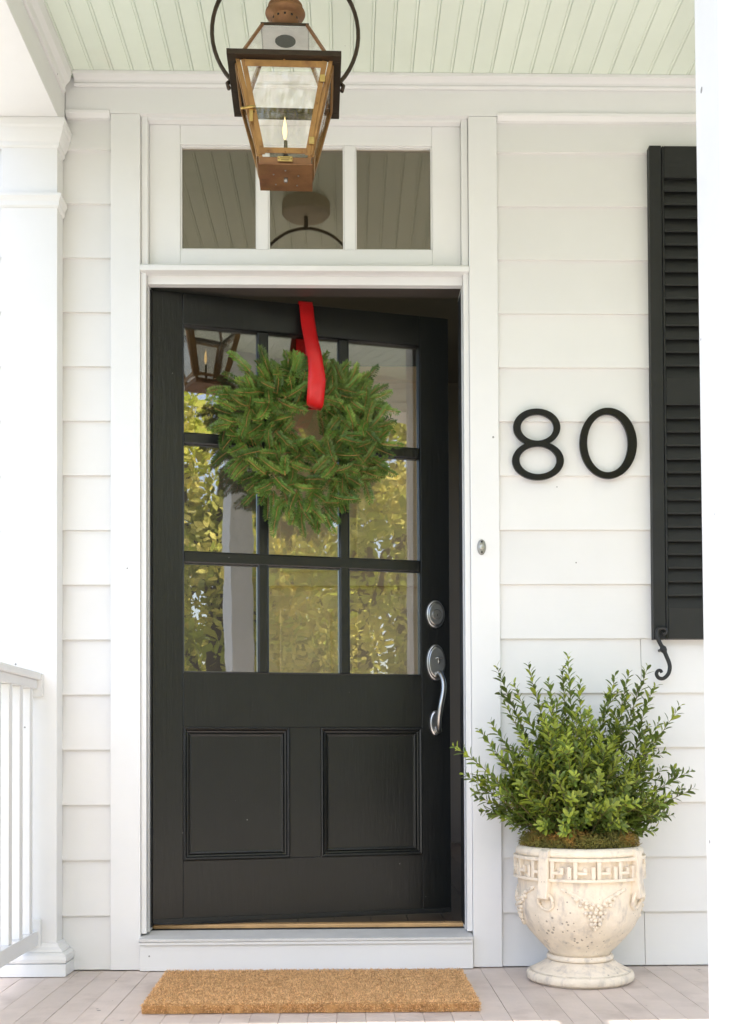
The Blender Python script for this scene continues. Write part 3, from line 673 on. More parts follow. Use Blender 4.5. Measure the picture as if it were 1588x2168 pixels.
for k in range(12):
    a = 2 * math.pi * k / 12
    m = lm(); m.lathe([(.003, 0), (.003, .0008)], 8); r_ = m.build('vent_hole', strip_m, chm); r_.location = ((ch - .0002) * math.cos(a), (ch - .0002) * math.sin(a), rz_ + .045); r_.rotation_euler = (0, R(90), a)
# burner and flame
m = lm(); m.tube([(0, 0, HB - .002), (0, 0, HB + .075)], [.0055, .0045], 10); m.tube([(0, 0, HB + .030), (0, 0, HB + .036)], .0075, 10); m.build('burner', dark_c, la)
m = lm(); m.lathe([(.026, HB + .0003), (.024, HB + .006), (.010, HB + .010), (.006, HB + .012)], 24); m.build('burner_cup', nickel_d, la)
m = lm(); m.lathe([(.0008, HB + .078), (.0035, HB + .085), (.0058, HB + .097), (.0048, HB + .112), (.0022, HB + .126), (0, HB + .138)], 14, c=(-.002, 0, 0)); m.build('flame', flame_m, la)
# hoop: flat iron ring from the two eave sides up over the chimney
hzc = W(605, 70, LY).z - ZB; hr = .185
pts = []; a0 = math.asin(max(-1, min(1, (e1 - .008 - hzc) / hr))) ; a0 = -R(42)
for k in range(41):
    a = a0 + (math.pi - 2 * a0) * k / 40; pts.append(Vector((hr * math.cos(a), 0, hzc + hr * math.sin(a))))
pts = [Vector((we + .004, 0, e1 - .018)), Vector((we + .008, 0, e1 - .006))] + pts + [Vector((-we - .008, 0, e1 - .006)), Vector((-we - .004, 0, e1 - .018))]
lm().tube(pts, .0085, 8, flat=.62, side=(0, 1, 0)).build('hoop', dark_c, la)
for s in (-1, 1): m = lm(); m.lathe([(.006, 0), (.005, .003), (0, .0042)], 10); r_ = m.build('bolt', brass, la); r_.location = (s * (we + .0035), -.0, e1 - .010); r_.rotation_euler = (0, s * R(90), 0)
zc_ = CEIL - ZB
lm().tube([(0, 0, hzc + hr - .004), (0, 0, zc_ - .045)], .008, 10).build('stem', dark_c, la)
m = lm(); m.lathe([(.02, zc_ - .056), (.085, zc_ - .052), (.092, zc_ - .045), (.092, zc_ - .004), (.088, zc_ - .0005)], 16, smooth=False); m.build('ceiling_canopy', canopy_m, la)

# ------------------------------------------------------------------ wreath (sprigs of fir)
def sprig_mesh(seed, ln):
    r = random.Random(seed); m = MB(); n = int(ln / .0042)
    bend = r.uniform(-.25, .25); bend2 = r.uniform(-.1, .25)
    def pos(t): return Vector((bend * ln * t * t, bend2 * ln * t * t, ln * t))
    m.tube([pos(k / 4) for k in range(5)], [.0019, .0017, .0015, .0013, .0010], 4, mi=1)
    for k in range(n):                   # z runs along the twig, y is its upper side
        t = .04 + .96 * k / n; p = pos(t)
        for s in (-1, 1):
            for q in range(3):
                an = (r.uniform(R(-15), R(20)), r.uniform(R(15), R(50)), r.uniform(R(45), R(85)))[q]
                L_ = r.uniform(.0155, .0205) * (1.0 - .35 * max(0, t - .8) / .2) * (1, .95, .7)[q]
                fwd = r.uniform(.35, .70) + 1.3 * max(0, t - .82) / .18
                d = Vector((s * math.cos(an), math.sin(an), fwd)).normalized()
                sd = d.cross(Vector((0, 1, .2)))
                if sd.length < 1e-3: continue
                sd = sd.normalized() * .00145
                m.add([p - sd * .6, p + d * L_ * .65 - sd, p + d * L_, p + d * L_ * .65 + sd], [(0, 1, 2, 3)], 0)
    return m.mesh('sprig', [needle_m, twig_m])
SPR = [sprig_mesh(100 + i, .050 + .008 * (i % 6)) for i in range(12)]
OFFW = .085
wu, wzv = D(655, 895, OFFW)
wr = thing('wreath', 'green fir wreath hanging by a red ribbon on the black door', 'wreath', HP + ux * wu + nn * OFFW + Vector((0, 0, wzv)), (0, 0, TH))
def rout(a):      # outer radius by angle (0 = right, 90 = up)
    c, s = math.cos(a), math.sin(a)
    h = .308 if c > 0 else .325; v = .240 if s > 0 else .350
    return 1 / math.sqrt((c / h) ** 2 + (s / v) ** 2)
rw = random.Random(21)
m = MB(); seg = 40
for k in range(seg): pass
fr = [(.5 * (rout(2 * math.pi * k / 40) + .045) * .92 * math.cos(2 * math.pi * k / 40), .012, .5 * (rout(2 * math.pi * k / 40) + .045) * .92 * math.sin(2 * math.pi * k / 40)) for k in range(41)]
MB().tube([(p[0], .04, p[2]) for p in fr], .008, 8).build('wire_ring', stem_m, wr)
cnt = 0
def put_sprig(p, d, upv, me, sc):
    d = d.normalized(); y = (upv - d * upv.dot(d)); y = y.normalized() if y.length > 1e-4 else d.orthogonal().normalized(); x = y.cross(d)
    o = link('sprig', me, wr); o.matrix_local = Matrix.Translation(p) @ (Matrix((x, y, d)).transposed().to_4x4()) @ Matrix.Scale(sc, 4)
for layer, (cnt_, dep) in enumerate(((70, .035), (88, .0), (130, -.04))):
    for i in range(cnt_):
        a = 2 * math.pi * ((i * .6180339) % 1)
        ro = rout(a) + .008; ri = .052
        f = (i + rw.random()) / cnt_; f = math.sqrt(f) if layer == 0 else f ** .72
        me = rw.choice(SPR)
        rr = ri + (ro - ri - .050) * f
        er = Vector((math.cos(a), 0, math.sin(a))); et = Vector((-math.sin(a), 0, math.cos(a)))
        outw = (f - .30) * 1.6
        d = er * (outw + rw.gauss(0, .30)) + et * rw.gauss(0, .60) + Vector((0, -1, 0)) * (rw.uniform(.10, .65) if layer else rw.uniform(-.15, .1))
        edge = abs(f - .5) * 2
        base = er * rr + Vector((0, dep + .055 * edge ** 2 + rw.uniform(-.012, .012), 0)) - d.normalized() * .030
        tip = base + d.normalized() * .075
        if math.hypot(tip.x, tip.z) < .042 or math.hypot(base.x, base.z) < .046:
            d = er * .5 + et * rw.choice((-1, 1)) + Vector((0, -.3, 0)); base = er * .076 + Vector((0, dep + .02, 0)) - d.normalized() * .03
        put_sprig(base, d, Vector((0, -1, 0)) + Vector((0, 0, .35)), me, rw.uniform(.9, 1.15))
# a few sprigs that stick out of the outline
for (px, py, ax, az, sc) in ((492, 828, -1, .05, .95), (528, 790, -.7, .8, .95), (562, 785, -.05, 1, 1.), (500, 868, -.9, .5, .9), (488, 900, -1, -.05, .95), (790, 905, 1, .05, 1.), (780, 848, 1, .15, 1.), (592, 1078, -.4, -.9, .95), (640, 1085, -.15, -1, .9), (690, 1085, .15, -1, .95), (605, 1060, -.8, -.6, .95), (795, 985, .8, -.7, .95)):
    u, z = D(px, py, OFFW); put_sprig(Vector((u - wu, rw.uniform(-.02, .01), z - wzv)), Vector((ax, rw.uniform(-.3, .1), az)), Vector((0, -1, 0)), SPR[rw.choice((3, 4, 5))], sc)
# the packed sprigs deep inside that only show as a mass
dm_ = MB()
for i in range(240):
    a = 2 * math.pi * rw.random(); ro = rout(a); f = rw.random() ** .75; rr = .065 + (ro - .12) * f
    er = Vector((math.cos(a), 0, math.sin(a))); et = Vector((-math.sin(a), 0, math.cos(a)))
    d = (er * ((f - .3) * 1.4 + rw.gauss(0, .3)) + et * rw.gauss(0, .7) + Vector((0, rw.uniform(-.5, .2), 0))).normalized()
    y = (Vector((0, -1, .3)) - d * Vector((0, -1, .3)).dot(d)).normalized(); M3 = Matrix((y.cross(d), y, d)).transposed(); p0 = er * rr + Vector((0, rw.uniform(-.01, .05), 0)) - d * .03
    me = rw.choice(SPR); vs = [p0 + M3 @ v.co for v in me.vertices]
    b = len(dm_.v); dm_.v += [tuple(v) for v in vs]
    for pl_ in me.polygons: dm_.f.append(tuple(b + k for k in pl_.vertices)); dm_.m.append(pl_.material_index); dm_.sm.append(False)
tag(dm_.build('inner_sprigs', [needle_m, twig_m], wr, fix=False), kind='stuff')

# ------------------------------------------------------------------ red ribbon over the top of the door
def rp(px, py, off): u, z = D(px, py, off); return Vector((u, -off, z))
ztopd = DH + .003
path = [((632, 638), (661, 640), .004), ((634, 655), (663, 655), .022), ((638, 690), (668, 690), .070), ((644, 720), (674, 720), .120), ((650, 745), (680, 743), .165), ((653, 775), (685, 772), .190), ((652, 805), (689, 803), .195), ((650, 835), (687, 832), .180), ((649, 855), (683, 862), .15), ((655, 862), (672, 868), .11)]
rb = thing('ribbon', 'red satin ribbon over the door top holding up the wreath', 'ribbon', HP + ux * .5 + Vector((0, 0, DH)), (0, 0, TH))
rows = []
lft = [rp(*a, o) for a, b, o in path]; rgt = [rp(*b, o) for a, b, o in path]
lft = smooth_path(lft, 4); rgt = smooth_path(rgt, 4)
u0, u1 = lft[0].x, rgt[0].x
pre_l = [Vector((u0 + .002, DT + .003, DH - .25)), Vector((u0 + .001, DT + .003, DH)), Vector((u0, DT - .002, ztopd)), Vector((u0, .002, ztopd))]
pre_r = [Vector((u1 + .002, DT + .003, DH - .25)), Vector((u1 + .001, DT + .003, DH)), Vector((u1, DT - .002, ztopd)), Vector((u1, .002, ztopd))]
Lp = pre_l + [v for v in lft]; Rp = pre_r + [v for v in rgt]
m = MB((.5, 0, DH)); vs = []
nc = 5
for a, b in zip(Lp, Rp):
    for k in range(nc):
        t = k / (nc - 1); p = a.lerp(b, t); p.y -= .004 * math.sin(math.pi * t) + .0025 * math.sin(2 * math.pi * t + len(vs) * .045); vs.append(p)
fs = [(i * nc + k, i * nc + k + 1, (i + 1) * nc + k + 1, (i + 1) * nc + k) for i in range(len(Lp) - 1) for k in range(nc - 1)]
m.add(vs, fs, 0, True); o = m.build('front_strand', ribbon_m, rb, fix=False)
md = o.modifiers.new('thick', 'SOLIDIFY'); md.thickness = .0006
# the strand behind the wreath, from the hole back up to the door top
bk = [rp(650, 648, .003), rp(654, 690, .012), rp(660, 740, .020), rp(664, 800, .026), rp(666, 850, .040), rp(666, 868, .085)]
bk = smooth_path(bk, 4); m = MB((.5, 0, DH)); vs = []
for p in bk:
    for s in (-1, 0, 1): vs.append(p + Vector((s * .021, -.002 * (1 - abs(s)), 0)))
fs = [(i * 3 + k, i * 3 + k + 1, (i + 1) * 3 + k + 1, (i + 1) * 3 + k) for i in range(len(bk) - 1) for k in range(2)]
m.add(vs, fs, 0, True); o = m.build('back_strand', ribbon_m, rb, fix=False); md = o.modifiers.new('thick', 'SOLIDIFY'); md.thickness = .0006

# ------------------------------------------------------------------ urn
ucx = W(1227, 1950, -.22).x; ucy = -.222
un = thing('urn', 'weathered cream cast stone urn with Greek key band, right of the door', 'urn', (ucx, ucy, 0), (0, 0, R(3)))
def fl_w(q, z): return 1 + (.008 * math.cos(q * 46) if .032 < z < .06 else 0)
MB().lathe([(.143, .0004), (.143, .0050), (.150, .0052), (.1545, .009), (.155, .022), (.151, .029), (.146, .031)], 96).build('plinth', stone, un)
MB().lathe([(.1455, .0312), (.135, .036), (.118, .045), (.104, .054), (.094, .062)], 184, wob=fl_w).build('foot', stone, un)
MB().lathe([(.090, .0622), (.0955, .065), (.097, .071), (.0945, .077), (.089, .079)], 72).build('neck_ring', stone, un)
bowl = [(.087, .0792), (.092, .088), (.108, .104), (.127, .125), (.146, .146), (.160, .167), (.171, .190), (.177, .215), (.179, .243), (.178, .270), (.178, .296), (.1795, .300), (.1780, .304), (.1780, .368), (.183, .371), (.185, .376), (.183, .385), (.176, .392), (.168, .394), (.160, .390), (.155, .37), (.150, .33), (.02, .32)]
bo = MB(); bo.lathe(bowl, 96); bo.build('bowl', stone, un)
def wrap(ang, r, z): return Vector((r * math.sin(ang), -r * math.cos(ang), z))
def cbox(mb, a0, a1, z0, z1, r0, r1, n=None):
    n = n or max(1, int((a1 - a0) / R(5)) + 1)
    vs = []
    for k in range(n + 1):
        a = a0 + (a1 - a0) * k / n
        vs += [wrap(a, r0, z0), wrap(a, r1, z0), wrap(a, r1, z1), wrap(a, r0, z1)]
    fs = [(i * 4 + q, i * 4 + (q + 1) % 4, i * 4 + 4 + (q + 1) % 4, i * 4 + 4 + q) for i in range(n) for q in range(4)] + [(3, 2, 1, 0), (n * 4, n * 4 + 1, n * 4 + 2, n * 4 + 3)]
    mb.add(vs, fs)
kb = MB(); cbox(kb, 0, 2 * math.pi, .302, .3105, .174, .1910, 72); cbox(kb, 0, 2 * math.pi, .3585, .368, .174, .1910, 72); kb.build('band_edge', stone, un, .0012)
NU = 18; du_ = 2 * math.pi / NU; zb0, zb1 = .3108, .3582; zh = zb1 - zb0
me = None
for k in range(NU):
    if me is None:
        f = MB(); w_ = .17
        def S_(a0, a1, z0, z1): cbox(f, a0 * du_, a1 * du_, zb0 + z0 * zh, zb0 + z1 * zh, .1760, .1905, 2)
        S_(.04, .04 + w_, 0, 1); S_(.04 + w_, .80, .0, .20) if False else None
        S_(.04 + w_ + .001, .62, .26, .44); S_(.62 - w_, .62, .441, .66); S_(.80, .80 + w_, .26, .999) if False else None
        S_(.34, .62 - w_ - .001, .50, .66) if False else None
        S_(.79, .79 + w_, .0, .72)
        me = f.mesh('key_fret', stone)
    link('key_fret', me, un, .0010, rot=(0, 0, k * du_))
for k in range(4):
    a = R(-45) + k * R(90)
    s_ = MB(); w2 = .0150
    def pt(u_, rr, z): v = wrap(0, rr, z); return Vector((u_, v.y, z))
    vs = []
    for (z, r0, r1, ww) in ((.392, .160, .181, .014), (.386, .172, .192, .0145), (.368, .176, .1965, .015), (.300, .174, .1985, .0155), (.265, .172, .2045, .016), (.256, .172, .207, .0155), (.250, .172, .196, .012)):
        vs += [Vector((-ww, -r0, z)), Vector((ww, -r0, z)), Vector((ww, -r1, z)), Vector((-ww, -r1, z))]
    n = 7; fs = [(i * 4 + q, i * 4 + (q + 1) % 4, i * 4 + 4 + (q + 1) % 4, i * 4 + 4 + q) for i in range(n - 1) for q in range(4)] + [(3, 2, 1, 0), (24, 25, 26, 27)]
    s_.add(vs, fs); link('strap', s_.build('strap', stone, un, .002).data if False else s_.mesh('strap', stone), un, .002, rot=(0, 0, a))
    t = MB(); t.tube([Vector((.0235 * math.cos(q), -.186 - .004 * math.sin(q) + .004 * (math.sin(q) < -.3), .246 + .0245 * math.sin(q))) for q in [2 * math.pi * i / 24 for i in range(25)]], .0052, 8, cap=False)
    link('ring', t.mesh('ring', stone), un, rot=(0, 0, a))
gr_ = random.Random(5)
gm = MB(); gm.lathe([(0, -1), (.6, -.8), (.95, -.3), (.95, .3), (.6, .8), (0, 1)], 8); gm = gm.mesh('grape', stone)
def bowl_r(z):
    for (r0, z0), (r1, z1) in zip(bowl, bowl[1:]):
        if z0 <= z <= z1: return r0 + (r1 - r0) * (z - z0) / (z1 - z0)
    return .178
for k in range(4):
    a = R(90) * k
    gc = bpy.data.objects.new('grape_cluster', None); C.objects.link(gc); gc.parent = un
    for row, (z, n, sp_) in enumerate(((.236, 8, .016), (.226, 7, .0145), (.217, 5, .0135), (.207, 4, .0125), (.197, 3, .0125), (.187, 3, .0115), (.178, 2, .011), (.169, 1, .01))):
        for j in range(n):
            x = (j - (n - 1) / 2) * sp_ + gr_.uniform(-.0015, .0015); zz = z + gr_.uniform(-.002, .002) + (.9 * abs(x) * .35 if row < 2 else 0)
            r_ = bowl_r(zz) + .0025; v = wrap(a + x / r_, r_, zz)
            o = link('grape', gm, gc, loc=v); s = gr_.uniform(.0060, .0075); o.scale = (s, s, s)
    lf = MB()
    for s in (-1, 1):     # leafy swag arms from the rings to the cluster
        for j in range(5):
            x = s * (.030 + .014 * j); zz = .252 + .0065 * j
            r_ = bowl_r(zz); c_ = wrap(a + x / r_, r_ + .004, zz); tdir = Vector((math.cos(a + x / r_), math.sin(a + x / r_), 0)); 
            up_ = (Vector((0, 0, 1)) + tdir * s * .5).normalized(); sd = wrap(a + x / r_, 1, 0)
            q0 = [c_ + tdir * .010 * math.cos(t) + up_ * .0075 * math.sin(t) + sd * (.001 * math.cos(3 * t)) for t in [2 * math.pi * i / 8 for i in range(8)]]
            b_ = [p - sd * .006 for p in q0]; cc = c_ + sd * .003
            lf.add(q0 + b_ + [cc], [(i, (i + 1) % 8, 8 + (i + 1) % 8, 8 + i) for i in range(8)] + [(16, i, (i + 1) % 8) for i in range(8)], 0, False)
    lf.build('swag', stone, gc, fix=True)

# ------------------------------------------------------------------ moss and shrub in the urn
MB((ucx, ucy, .33)).lathe([(.150, .33), (.150, .388), (.10, .400), (0, .402)], 32, c=(ucx, ucy, 0)).build('soil', soil_m); so_ = bpy.data.objects['soil']
tag(so_, 'dark soil under the moss in the cream urn', 'soil', kind='stuff')
mr = random.Random(9); m = MB((ucx, ucy, .39))
for i in range(10000):
    a = mr.uniform(0, 2 * math.pi); r_ = .160 * math.sqrt(mr.random()) if mr.random() < .35 else mr.uniform(.125, .172)
    lump = .5 + .5 * math.sin(a * 5 + 1.3) * math.sin(a * 11)
    hgt = (.040 + .016 * lump) * max(0, 1 - (r_ / .185) ** 8)
    z = .392 + mr.uniform(0, 1) * hgt
    p = Vector((ucx + r_ * math.cos(a), ucy + r_ * math.sin(a), z))
    d = Vector((math.cos(a) * .5 + mr.gauss(0, .7), math.sin(a) * .5 + mr.gauss(0, .7), mr.gauss(.15, .7))).normalized(); L_ = mr.uniform(.006, .016)
    sd = d.orthogonal().normalized(); sd = (Matrix.Rotation(mr.uniform(0, 6), 3, d) @ sd) * mr.uniform(.0006, .0012); bnd = sd.cross(d).normalized() * L_ * mr.uniform(-.4, .4)
    m.add([p - sd, p + sd, p + d * L_ * .5 + bnd + sd * .7, p + d * L_ * .5 + bnd - sd * .7, p + d * L_ + bnd * .5], [(0, 1, 2, 3), (3, 2, 4)], 0)
tag(m.build('moss', moss_m, fix=False), 'green and rust coloured sheet moss heaped over the urn rim', 'moss', kind='stuff')
sr = random.Random(33)
shb_ = thing('shrub', 'leafy green evergreen shrub growing out of the cream urn', 'shrub', (ucx, ucy, .395))
def add_leaf(m, p, d, nv, L_, wd_, mi):
    d = d.normalized(); s = d.cross(nv).normalized(); u = s.cross(d)
    a = p; b = p + d * L_ * .45; c = p + d * L_ * .8 - u * L_ * .04; e_ = p + d * L_ - u * L_ * .10
    m.add([a, b + s * wd_ * .85 + u * wd_ * .25, b, b - s * wd_ * .85 + u * wd_ * .25, c + s * wd_ * .75 + u * wd_ * .15, c, c - s * wd_ * .75 + u * wd_ * .15, e_],
          [(0, 2, 1), (0, 3, 2), (1, 2, 5, 4), (2, 3, 6, 5), (4, 5, 7), (5, 6, 7)], mi, False)
def branch(base, tip, yel, sag, nl):
    m = MB((ucx, ucy, .395)); base = Vector(base); tip = Vector(tip); n = 10
    mid = base.lerp(tip, .5) + Vector((0, 0, sag)); pts = []
    wob = Vector((sr.gauss(0, .006), sr.gauss(0, .006), 0))
    for k in range(n + 1):
        t = k / n; pts.append(base * (1 - t) ** 2 + mid * 2 * t * (1 - t) + tip * t * t + wob * math.sin(t * 5))
    m.tube(pts, [.0022 * (1 - .75 * k / n) for k in range(n + 1)], 4, mi=2)
    ln = (tip - base).length; N = int(nl * ln / .30)
    ph = sr.uniform(0, 6)
    def leaves(pts_, N, t0, sz):
        nonlocal ph
        for k in range(N):
            t = t0 + (1 - t0) * k / max(1, N - 1); f = t * (len(pts_) - 1); i = min(int(f), len(pts_) - 2); p = pts_[i].lerp(pts_[i + 1], f - i); ax = (pts_[i + 1] - pts_[i]).normalized()
            ph += 2.4; o = ax.orthogonal().normalized(); o = Matrix.Rotation(ph, 3, ax) @ o
            d = ax * sr.uniform(.55, .95) + o * sr.uniform(.7, 1.0) + Vector((0, 0, .15))
            L_ = sz * sr.uniform(.6, 1.2) * (1 if t < .85 else 1.05 - (t - .85) * 2.6)
            mi = 1 if sr.random() < yel * max(0, (t - .25)) * 1.6 else 0
            add_leaf(m, p, d, ax, L_, L_ * .205, mi)
    leaves(pts, N, .10, .034)
    for q in range(sr.randint(3, 6)):      # side twigs
        i = sr.randint(3, 8); p = pts[i]; ax = (pts[i + 1] - pts[i]).normalized(); o = Matrix.Rotation(sr.uniform(0, 6.28), 3, ax) @ ax.orthogonal().normalized()
        L_ = sr.uniform(.05, .11) * (1.25 - i / 10); tp = p + (ax * .8 + o * .9 + Vector((0, 0, .15))).normalized() * L_
        q_ = [p, p.lerp(tp, .5) + o * .004, tp]; m.tube(q_, [.0012, .001, .0006], 3, mi=2); leaves(q_, int(nl * L_ / .26) + 3, .15, .026)
    m.build('branch', [leaf_m, leaf_y, stem_m], shb_, fix=False)
def tipat(px, py, dy): return W(px, py, ucy + dy)
bspec = []
# outline branches, read off the photograph
for (px, py, dy) in ((1056, 1412, .06), (1122, 1408, .02), (1205, 1388, .0), (1190, 1420, .05), (1290, 1432, .08), (1332, 1425, .0), (1364, 1412, .03), (1402, 1452, .06), (1436, 1494, .0), (1380, 1582, -.05), (1460, 1632, .02), (1462, 1668, -.05),
                     (1388, 1755, .03), (1330, 1480, -.02), (958, 1580, -.10), (985, 1640, -.04), (1012, 1545, .0), (1042, 1530, .05), (1005, 1690, .0), (1040, 1722, .05), (1072, 1482, .02), (1095, 1450, -.03), (1155, 1440, -.02), (1240, 1440, -.03), (1395, 1625, .05), (1420, 1700, -.03), (1085, 1740, .02),
                     (1065, 1600, .08), (1400, 1530, .08), (1350, 1500, .07)):
    bspec.append((tipat(px, py, dy), .30))
for (px, py, dy) in ((1160, 1500, -.13), (1215, 1510, -.14), (1240, 1500, -.16), (1270, 1555, -.15), (1105, 1612, -.16), (1150, 1535, -.17), (1265, 1640, -.18), (1200, 1560, -.2), (1340, 1700, -.15), (1180, 1640, -.18), (1300, 1600, -.15)):
    bspec.append((tipat(px, py, dy), .85))
for i in range(104):
    a = sr.uniform(0, 2 * math.pi); el = sr.uniform(.15, 1.45); L_ = sr.uniform(.24, .40) * (1.0 - .18 * abs(el - .9))
    bspec.append((Vector((ucx + math.cos(a) * math.cos(el) * L_ * .95, ucy + math.sin(a) * math.cos(el) * L_ * .62, .42 + math.sin(el) * L_)), .12 if math.sin(a) > 0 else .6))
for tip, yl in bspec:
    if tip.y > -.03: tip.y = -.03 - sr.random() * .03
    dv = Vector((tip.x - ucx, tip.y - ucy, 0)); b = Vector((ucx, ucy, .40)) + dv * sr.uniform(.10, .28); 
    if dv.length * .3 > .11: b = Vector((ucx, ucy, .40)) + dv.normalized() * sr.uniform(.03, .10)
    branch(b, tip, yl, sr.uniform(.015, .05), sr.uniform(38, 50))

# ------------------------------------------------------------------ coir doormat
mz = .026
q = [Zp(301, 2126, mz), Zp(1016, 2121, mz), Zp(977, 2051, mz), Zp(353, 2054.5, mz)]
q[2].y = min(q[2].y, -.047); q[3].y = min(q[3].y, -.047)
mc = sum(q, Vector()) / 4
dm = thing('doormat', 'thick tan coir doormat lying in front of the door sill', 'doormat', (mc.x, mc.y, 0))
m = MB(dm.location); nx, ny = 60, 22; vs = []
mr = random.Random(3)
def qp(u, v): return q[0] * (1 - u) * (1 - v) + q[1] * u * (1 - v) + q[2] * u * v + q[3] * (1 - u) * v
for j in range(ny + 1):
    for i in range(nx + 1):
        p = qp(i / nx, j / ny); ed = min(i, nx - i, j, ny - j); p.z += mr.uniform(-.0012, .0012) - (.004 if ed == 0 else 0); 
        if ed == 0: p += Vector((mr.gauss(0, .0015), mr.gauss(0, .0015), 0))
        vs.append(p)
fs = [(j * (nx + 1) + i, j * (nx + 1) + i + 1, (j + 1) * (nx + 1) + i + 1, (j + 1) * (nx + 1) + i) for j in range(ny) for i in range(nx)]
rim = [i for i in range(nx + 1)] + [j * (nx + 1) + nx for j in range(1, ny + 1)] + [ny * (nx + 1) + i for i in range(nx - 1, -1, -1)] + [j * (nx + 1) for j in range(ny - 1, 0, -1)]
k0 = len(vs)
for i in rim: p = vs[i].copy(); p.z = .0015; vs.append(p)
nr = len(rim); fs += [(rim[i], k0 + i, k0 + (i + 1) % nr, rim[(i + 1) % nr]) for i in range(nr)] + [tuple(k0 + i for i in range(nr))]
m.add(vs, fs, 0, False); m.build('mat_body', coir_m, dm, fix=True)
m = MB(dm.location)
for i in range(34000):
    top = mr.random() < .86
    if top: p = qp(mr.random(), (mr.randint(0, 47) + .5 + mr.gauss(0, .16)) / 48); p.z -= .001; d = Vector((mr.gauss(0, .55), mr.gauss(0, .55), 1))
    else:
        if mr.random() < .8: p = qp(mr.random(), 0); d = Vector((mr.gauss(0, .4), -1, mr.gauss(.0, .5)))
        else: s_ = mr.choice((0, 1)); p = qp(s_, mr.random()); d = Vector(((s_ * 2 - 1), mr.gauss(0, .4), mr.gauss(0, .5)))
        p.z = mr.uniform(.003, .025)
    d = d.normalized(); L_ = mr.uniform(.0035, .0090); sd = (Matrix.Rotation(mr.uniform(0, 6.28), 3, d) @ d.orthogonal().normalized()) * mr.uniform(.0006, .0016)
    m.add([p - sd, p + sd, p + d * L_], [(0, 1, 2)], 0)
tag(m.build('coir_tufts', coir_f, dm, fix=False), kind='stuff')

# ------------------------------------------------------------------ hall behind the door
hx0, hx1, hy0, hy1 = -1.25, 1.35, .131, 3.6
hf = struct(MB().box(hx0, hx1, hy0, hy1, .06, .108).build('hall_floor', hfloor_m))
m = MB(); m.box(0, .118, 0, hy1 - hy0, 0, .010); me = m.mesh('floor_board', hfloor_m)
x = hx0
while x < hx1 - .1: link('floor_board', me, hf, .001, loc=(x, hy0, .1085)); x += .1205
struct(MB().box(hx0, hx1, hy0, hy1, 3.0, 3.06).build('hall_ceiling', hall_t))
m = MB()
for (y0, y1, z0, z1) in ((hy0, 1.5, .06, 3.06), (1.5, 3.5, .06, .35), (1.5, 3.5, 2.7, 3.06), (3.5, hy1, .06, 3.06)): m.box(hx0 - .1, hx0 - .0005, y0, y1, z0, z1)  # unseen opening left in this wall, added to brighten the hall
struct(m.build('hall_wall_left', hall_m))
# right wall with an unseen opening, added to let sky light into the hall
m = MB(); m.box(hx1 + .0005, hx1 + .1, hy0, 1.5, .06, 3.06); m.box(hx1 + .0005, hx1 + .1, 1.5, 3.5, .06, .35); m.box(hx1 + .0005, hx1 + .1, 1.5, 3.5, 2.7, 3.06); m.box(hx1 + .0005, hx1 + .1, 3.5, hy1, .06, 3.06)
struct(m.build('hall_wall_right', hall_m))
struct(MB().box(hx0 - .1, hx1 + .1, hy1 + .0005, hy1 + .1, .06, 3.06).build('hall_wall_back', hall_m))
# tan panelled cupboard at the end of the hall
cb = thing('hall_cupboard', 'tall tan panelled cupboard seen through the middle and right door panes', 'cupboard', (.05, 2.9, .119))
def cbb(name, x0, x1, y0, y1, z0, z1, m=tan_m): return MB(cb.location).box(x0, x1, y0, y1, z0, z1).build(name, m, cb, .004)
cbb('carcass', -.47, .44, 2.80, 3.3, .119, 2.74); cbb('cornice', -.50, .47, 2.76, 3.32, 2.7405, 2.82)
for (x0, x1) in ((-.44, -.025), (-.015, .41)):
    cbb('cupboard_door', x0, x1, 2.775, 2.7995, .20, 1.55); cbb('cupboard_door', x0, x1, 2.775, 2.7995, 1.60, 2.70)
    for (z0, z1) in ((.28, .82), (.90, 1.47), (1.68, 2.62)): cbb('raised_panel', x0 + .07, x1 - .07, 2.764, 2.7745, z0, z1)
# dark doorway casing to the right
hd = thing('hall_doorway', 'dim brown door casing inside the hall, seen past the open door', 'door casing', (1.28, .9, .119))
for (y0, y1, z0, z1) in ((.55, .67, .119, 2.2), (1.35, 1.47, .119, 2.2), (.55, 1.47, 2.2005, 2.33)): MB(hd.location).box(1.30, 1.3495, y0, y1, z0, z1).build('casing', hall_t, hd, .004)

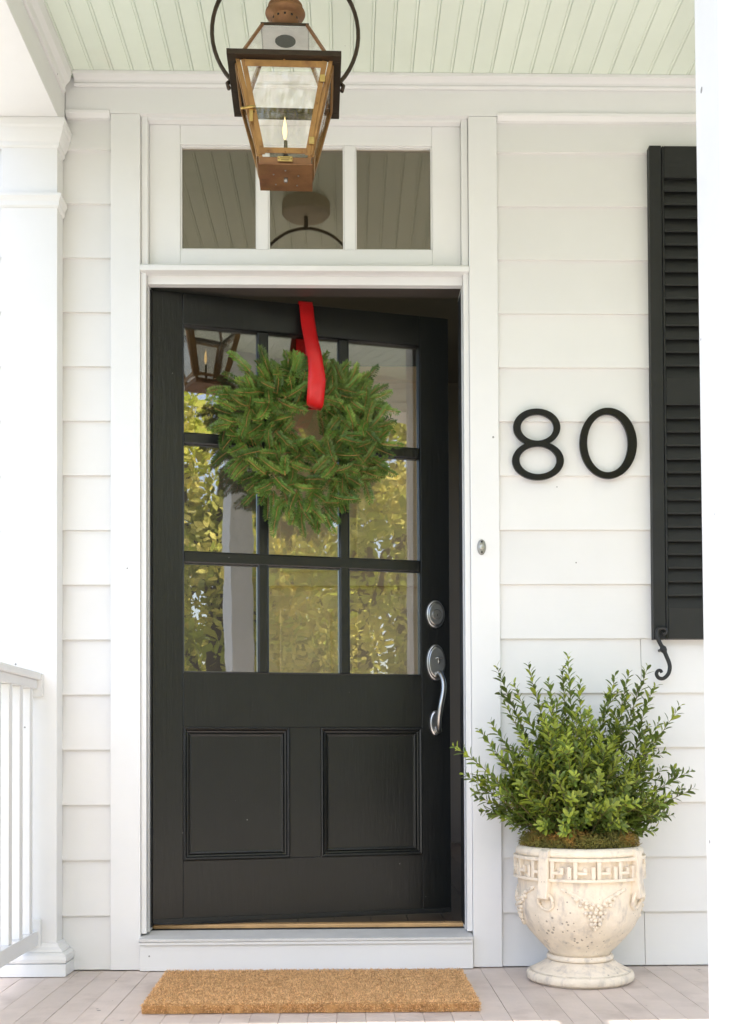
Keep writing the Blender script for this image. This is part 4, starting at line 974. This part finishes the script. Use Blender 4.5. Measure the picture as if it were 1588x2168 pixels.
# ------------------------------------------------------------------ trees across the front garden (seen mirrored in the panes)
def tree(name, label, x, y, h, crx, crz, zc, n, seed, lean=0.):
    r = random.Random(seed); t = thing(name, label, 'tree', (x, y, -.52), group='trees in the front garden')
    m = MB(); m.tube([(0, 0, 0), (.05 * lean, 0, .5), (lean * .4, .05, h * .35), (lean, 0, h * .7)], [.26, .19, .15, .07], 9)
    cl = []
    for k in range(26):
        a = r.uniform(0, 6.28); el = r.uniform(-1, 1); rr = r.uniform(.45, 1.)
        c_ = Vector((lean + math.cos(a) * crx * rr * math.sqrt(1 - el * el * .6), math.sin(a) * crx * rr * math.sqrt(1 - el * el * .6), zc + el * crz * .85)); cl.append(c_)
        if k < 13:
            st_ = Vector((lean * .4, .05, min(h * .6, max(h * .25, c_.z * .6)))); m.tube([st_, st_.lerp(c_, .5) + Vector((0, 0, .2)), c_], [.06, .035, .012], 5)
    m.build('trunk', bark_m, t)
    m = MB()
    for i in range(n):
        c_ = r.choice(cl); d = Vector((r.gauss(0, 1), r.gauss(0, 1), r.gauss(0, .7))); p = c_ + d * .36
        s = r.uniform(.035, .085); a = Vector((r.gauss(0, 1), r.gauss(0, 1), r.gauss(0, 1))).normalized(); b = a.orthogonal().normalized()
        m.add([p - a * s, p + b * s * .5, p + a * s, p - b * s * .5], [(0, 1, 2, 3)], 0)
    m.build('crown', tleaf_m, t, fix=False)
tree('oak_tree', 'broad golden green tree on the front lawn, mirrored in the left door panes', 3.5, -10.2, 7., 2.1, 2.6, 3.6, 14000, 1, .2)
tree('oak_tree', 'leaning golden green tree on the front lawn, mirrored in the middle door panes', 6.0, -10.8, 8., 2.4, 3.0, 3.9, 14000, 2, -.3)
tree('oak_tree', 'taller green tree at the back of the front lawn', 8.2, -13.5, 10., 3.0, 4.0, 4.8, 14000, 3)
tree('oak_tree', 'low spreading tree on the front lawn beside the drive', 1.6, -13., 6., 2.4, 2.6, 3.2, 12000, 4)
tree('oak_tree', 'green tree on the right side of the front lawn', 9.4, -9.2, 7., 2.3, 3.0, 3.4, 10000, 5)
tree('oak_tree', 'dense green tree behind the golden trees across the lawn', 5.0, -15.5, 9., 3.2, 3.6, 4.6, 14000, 6)
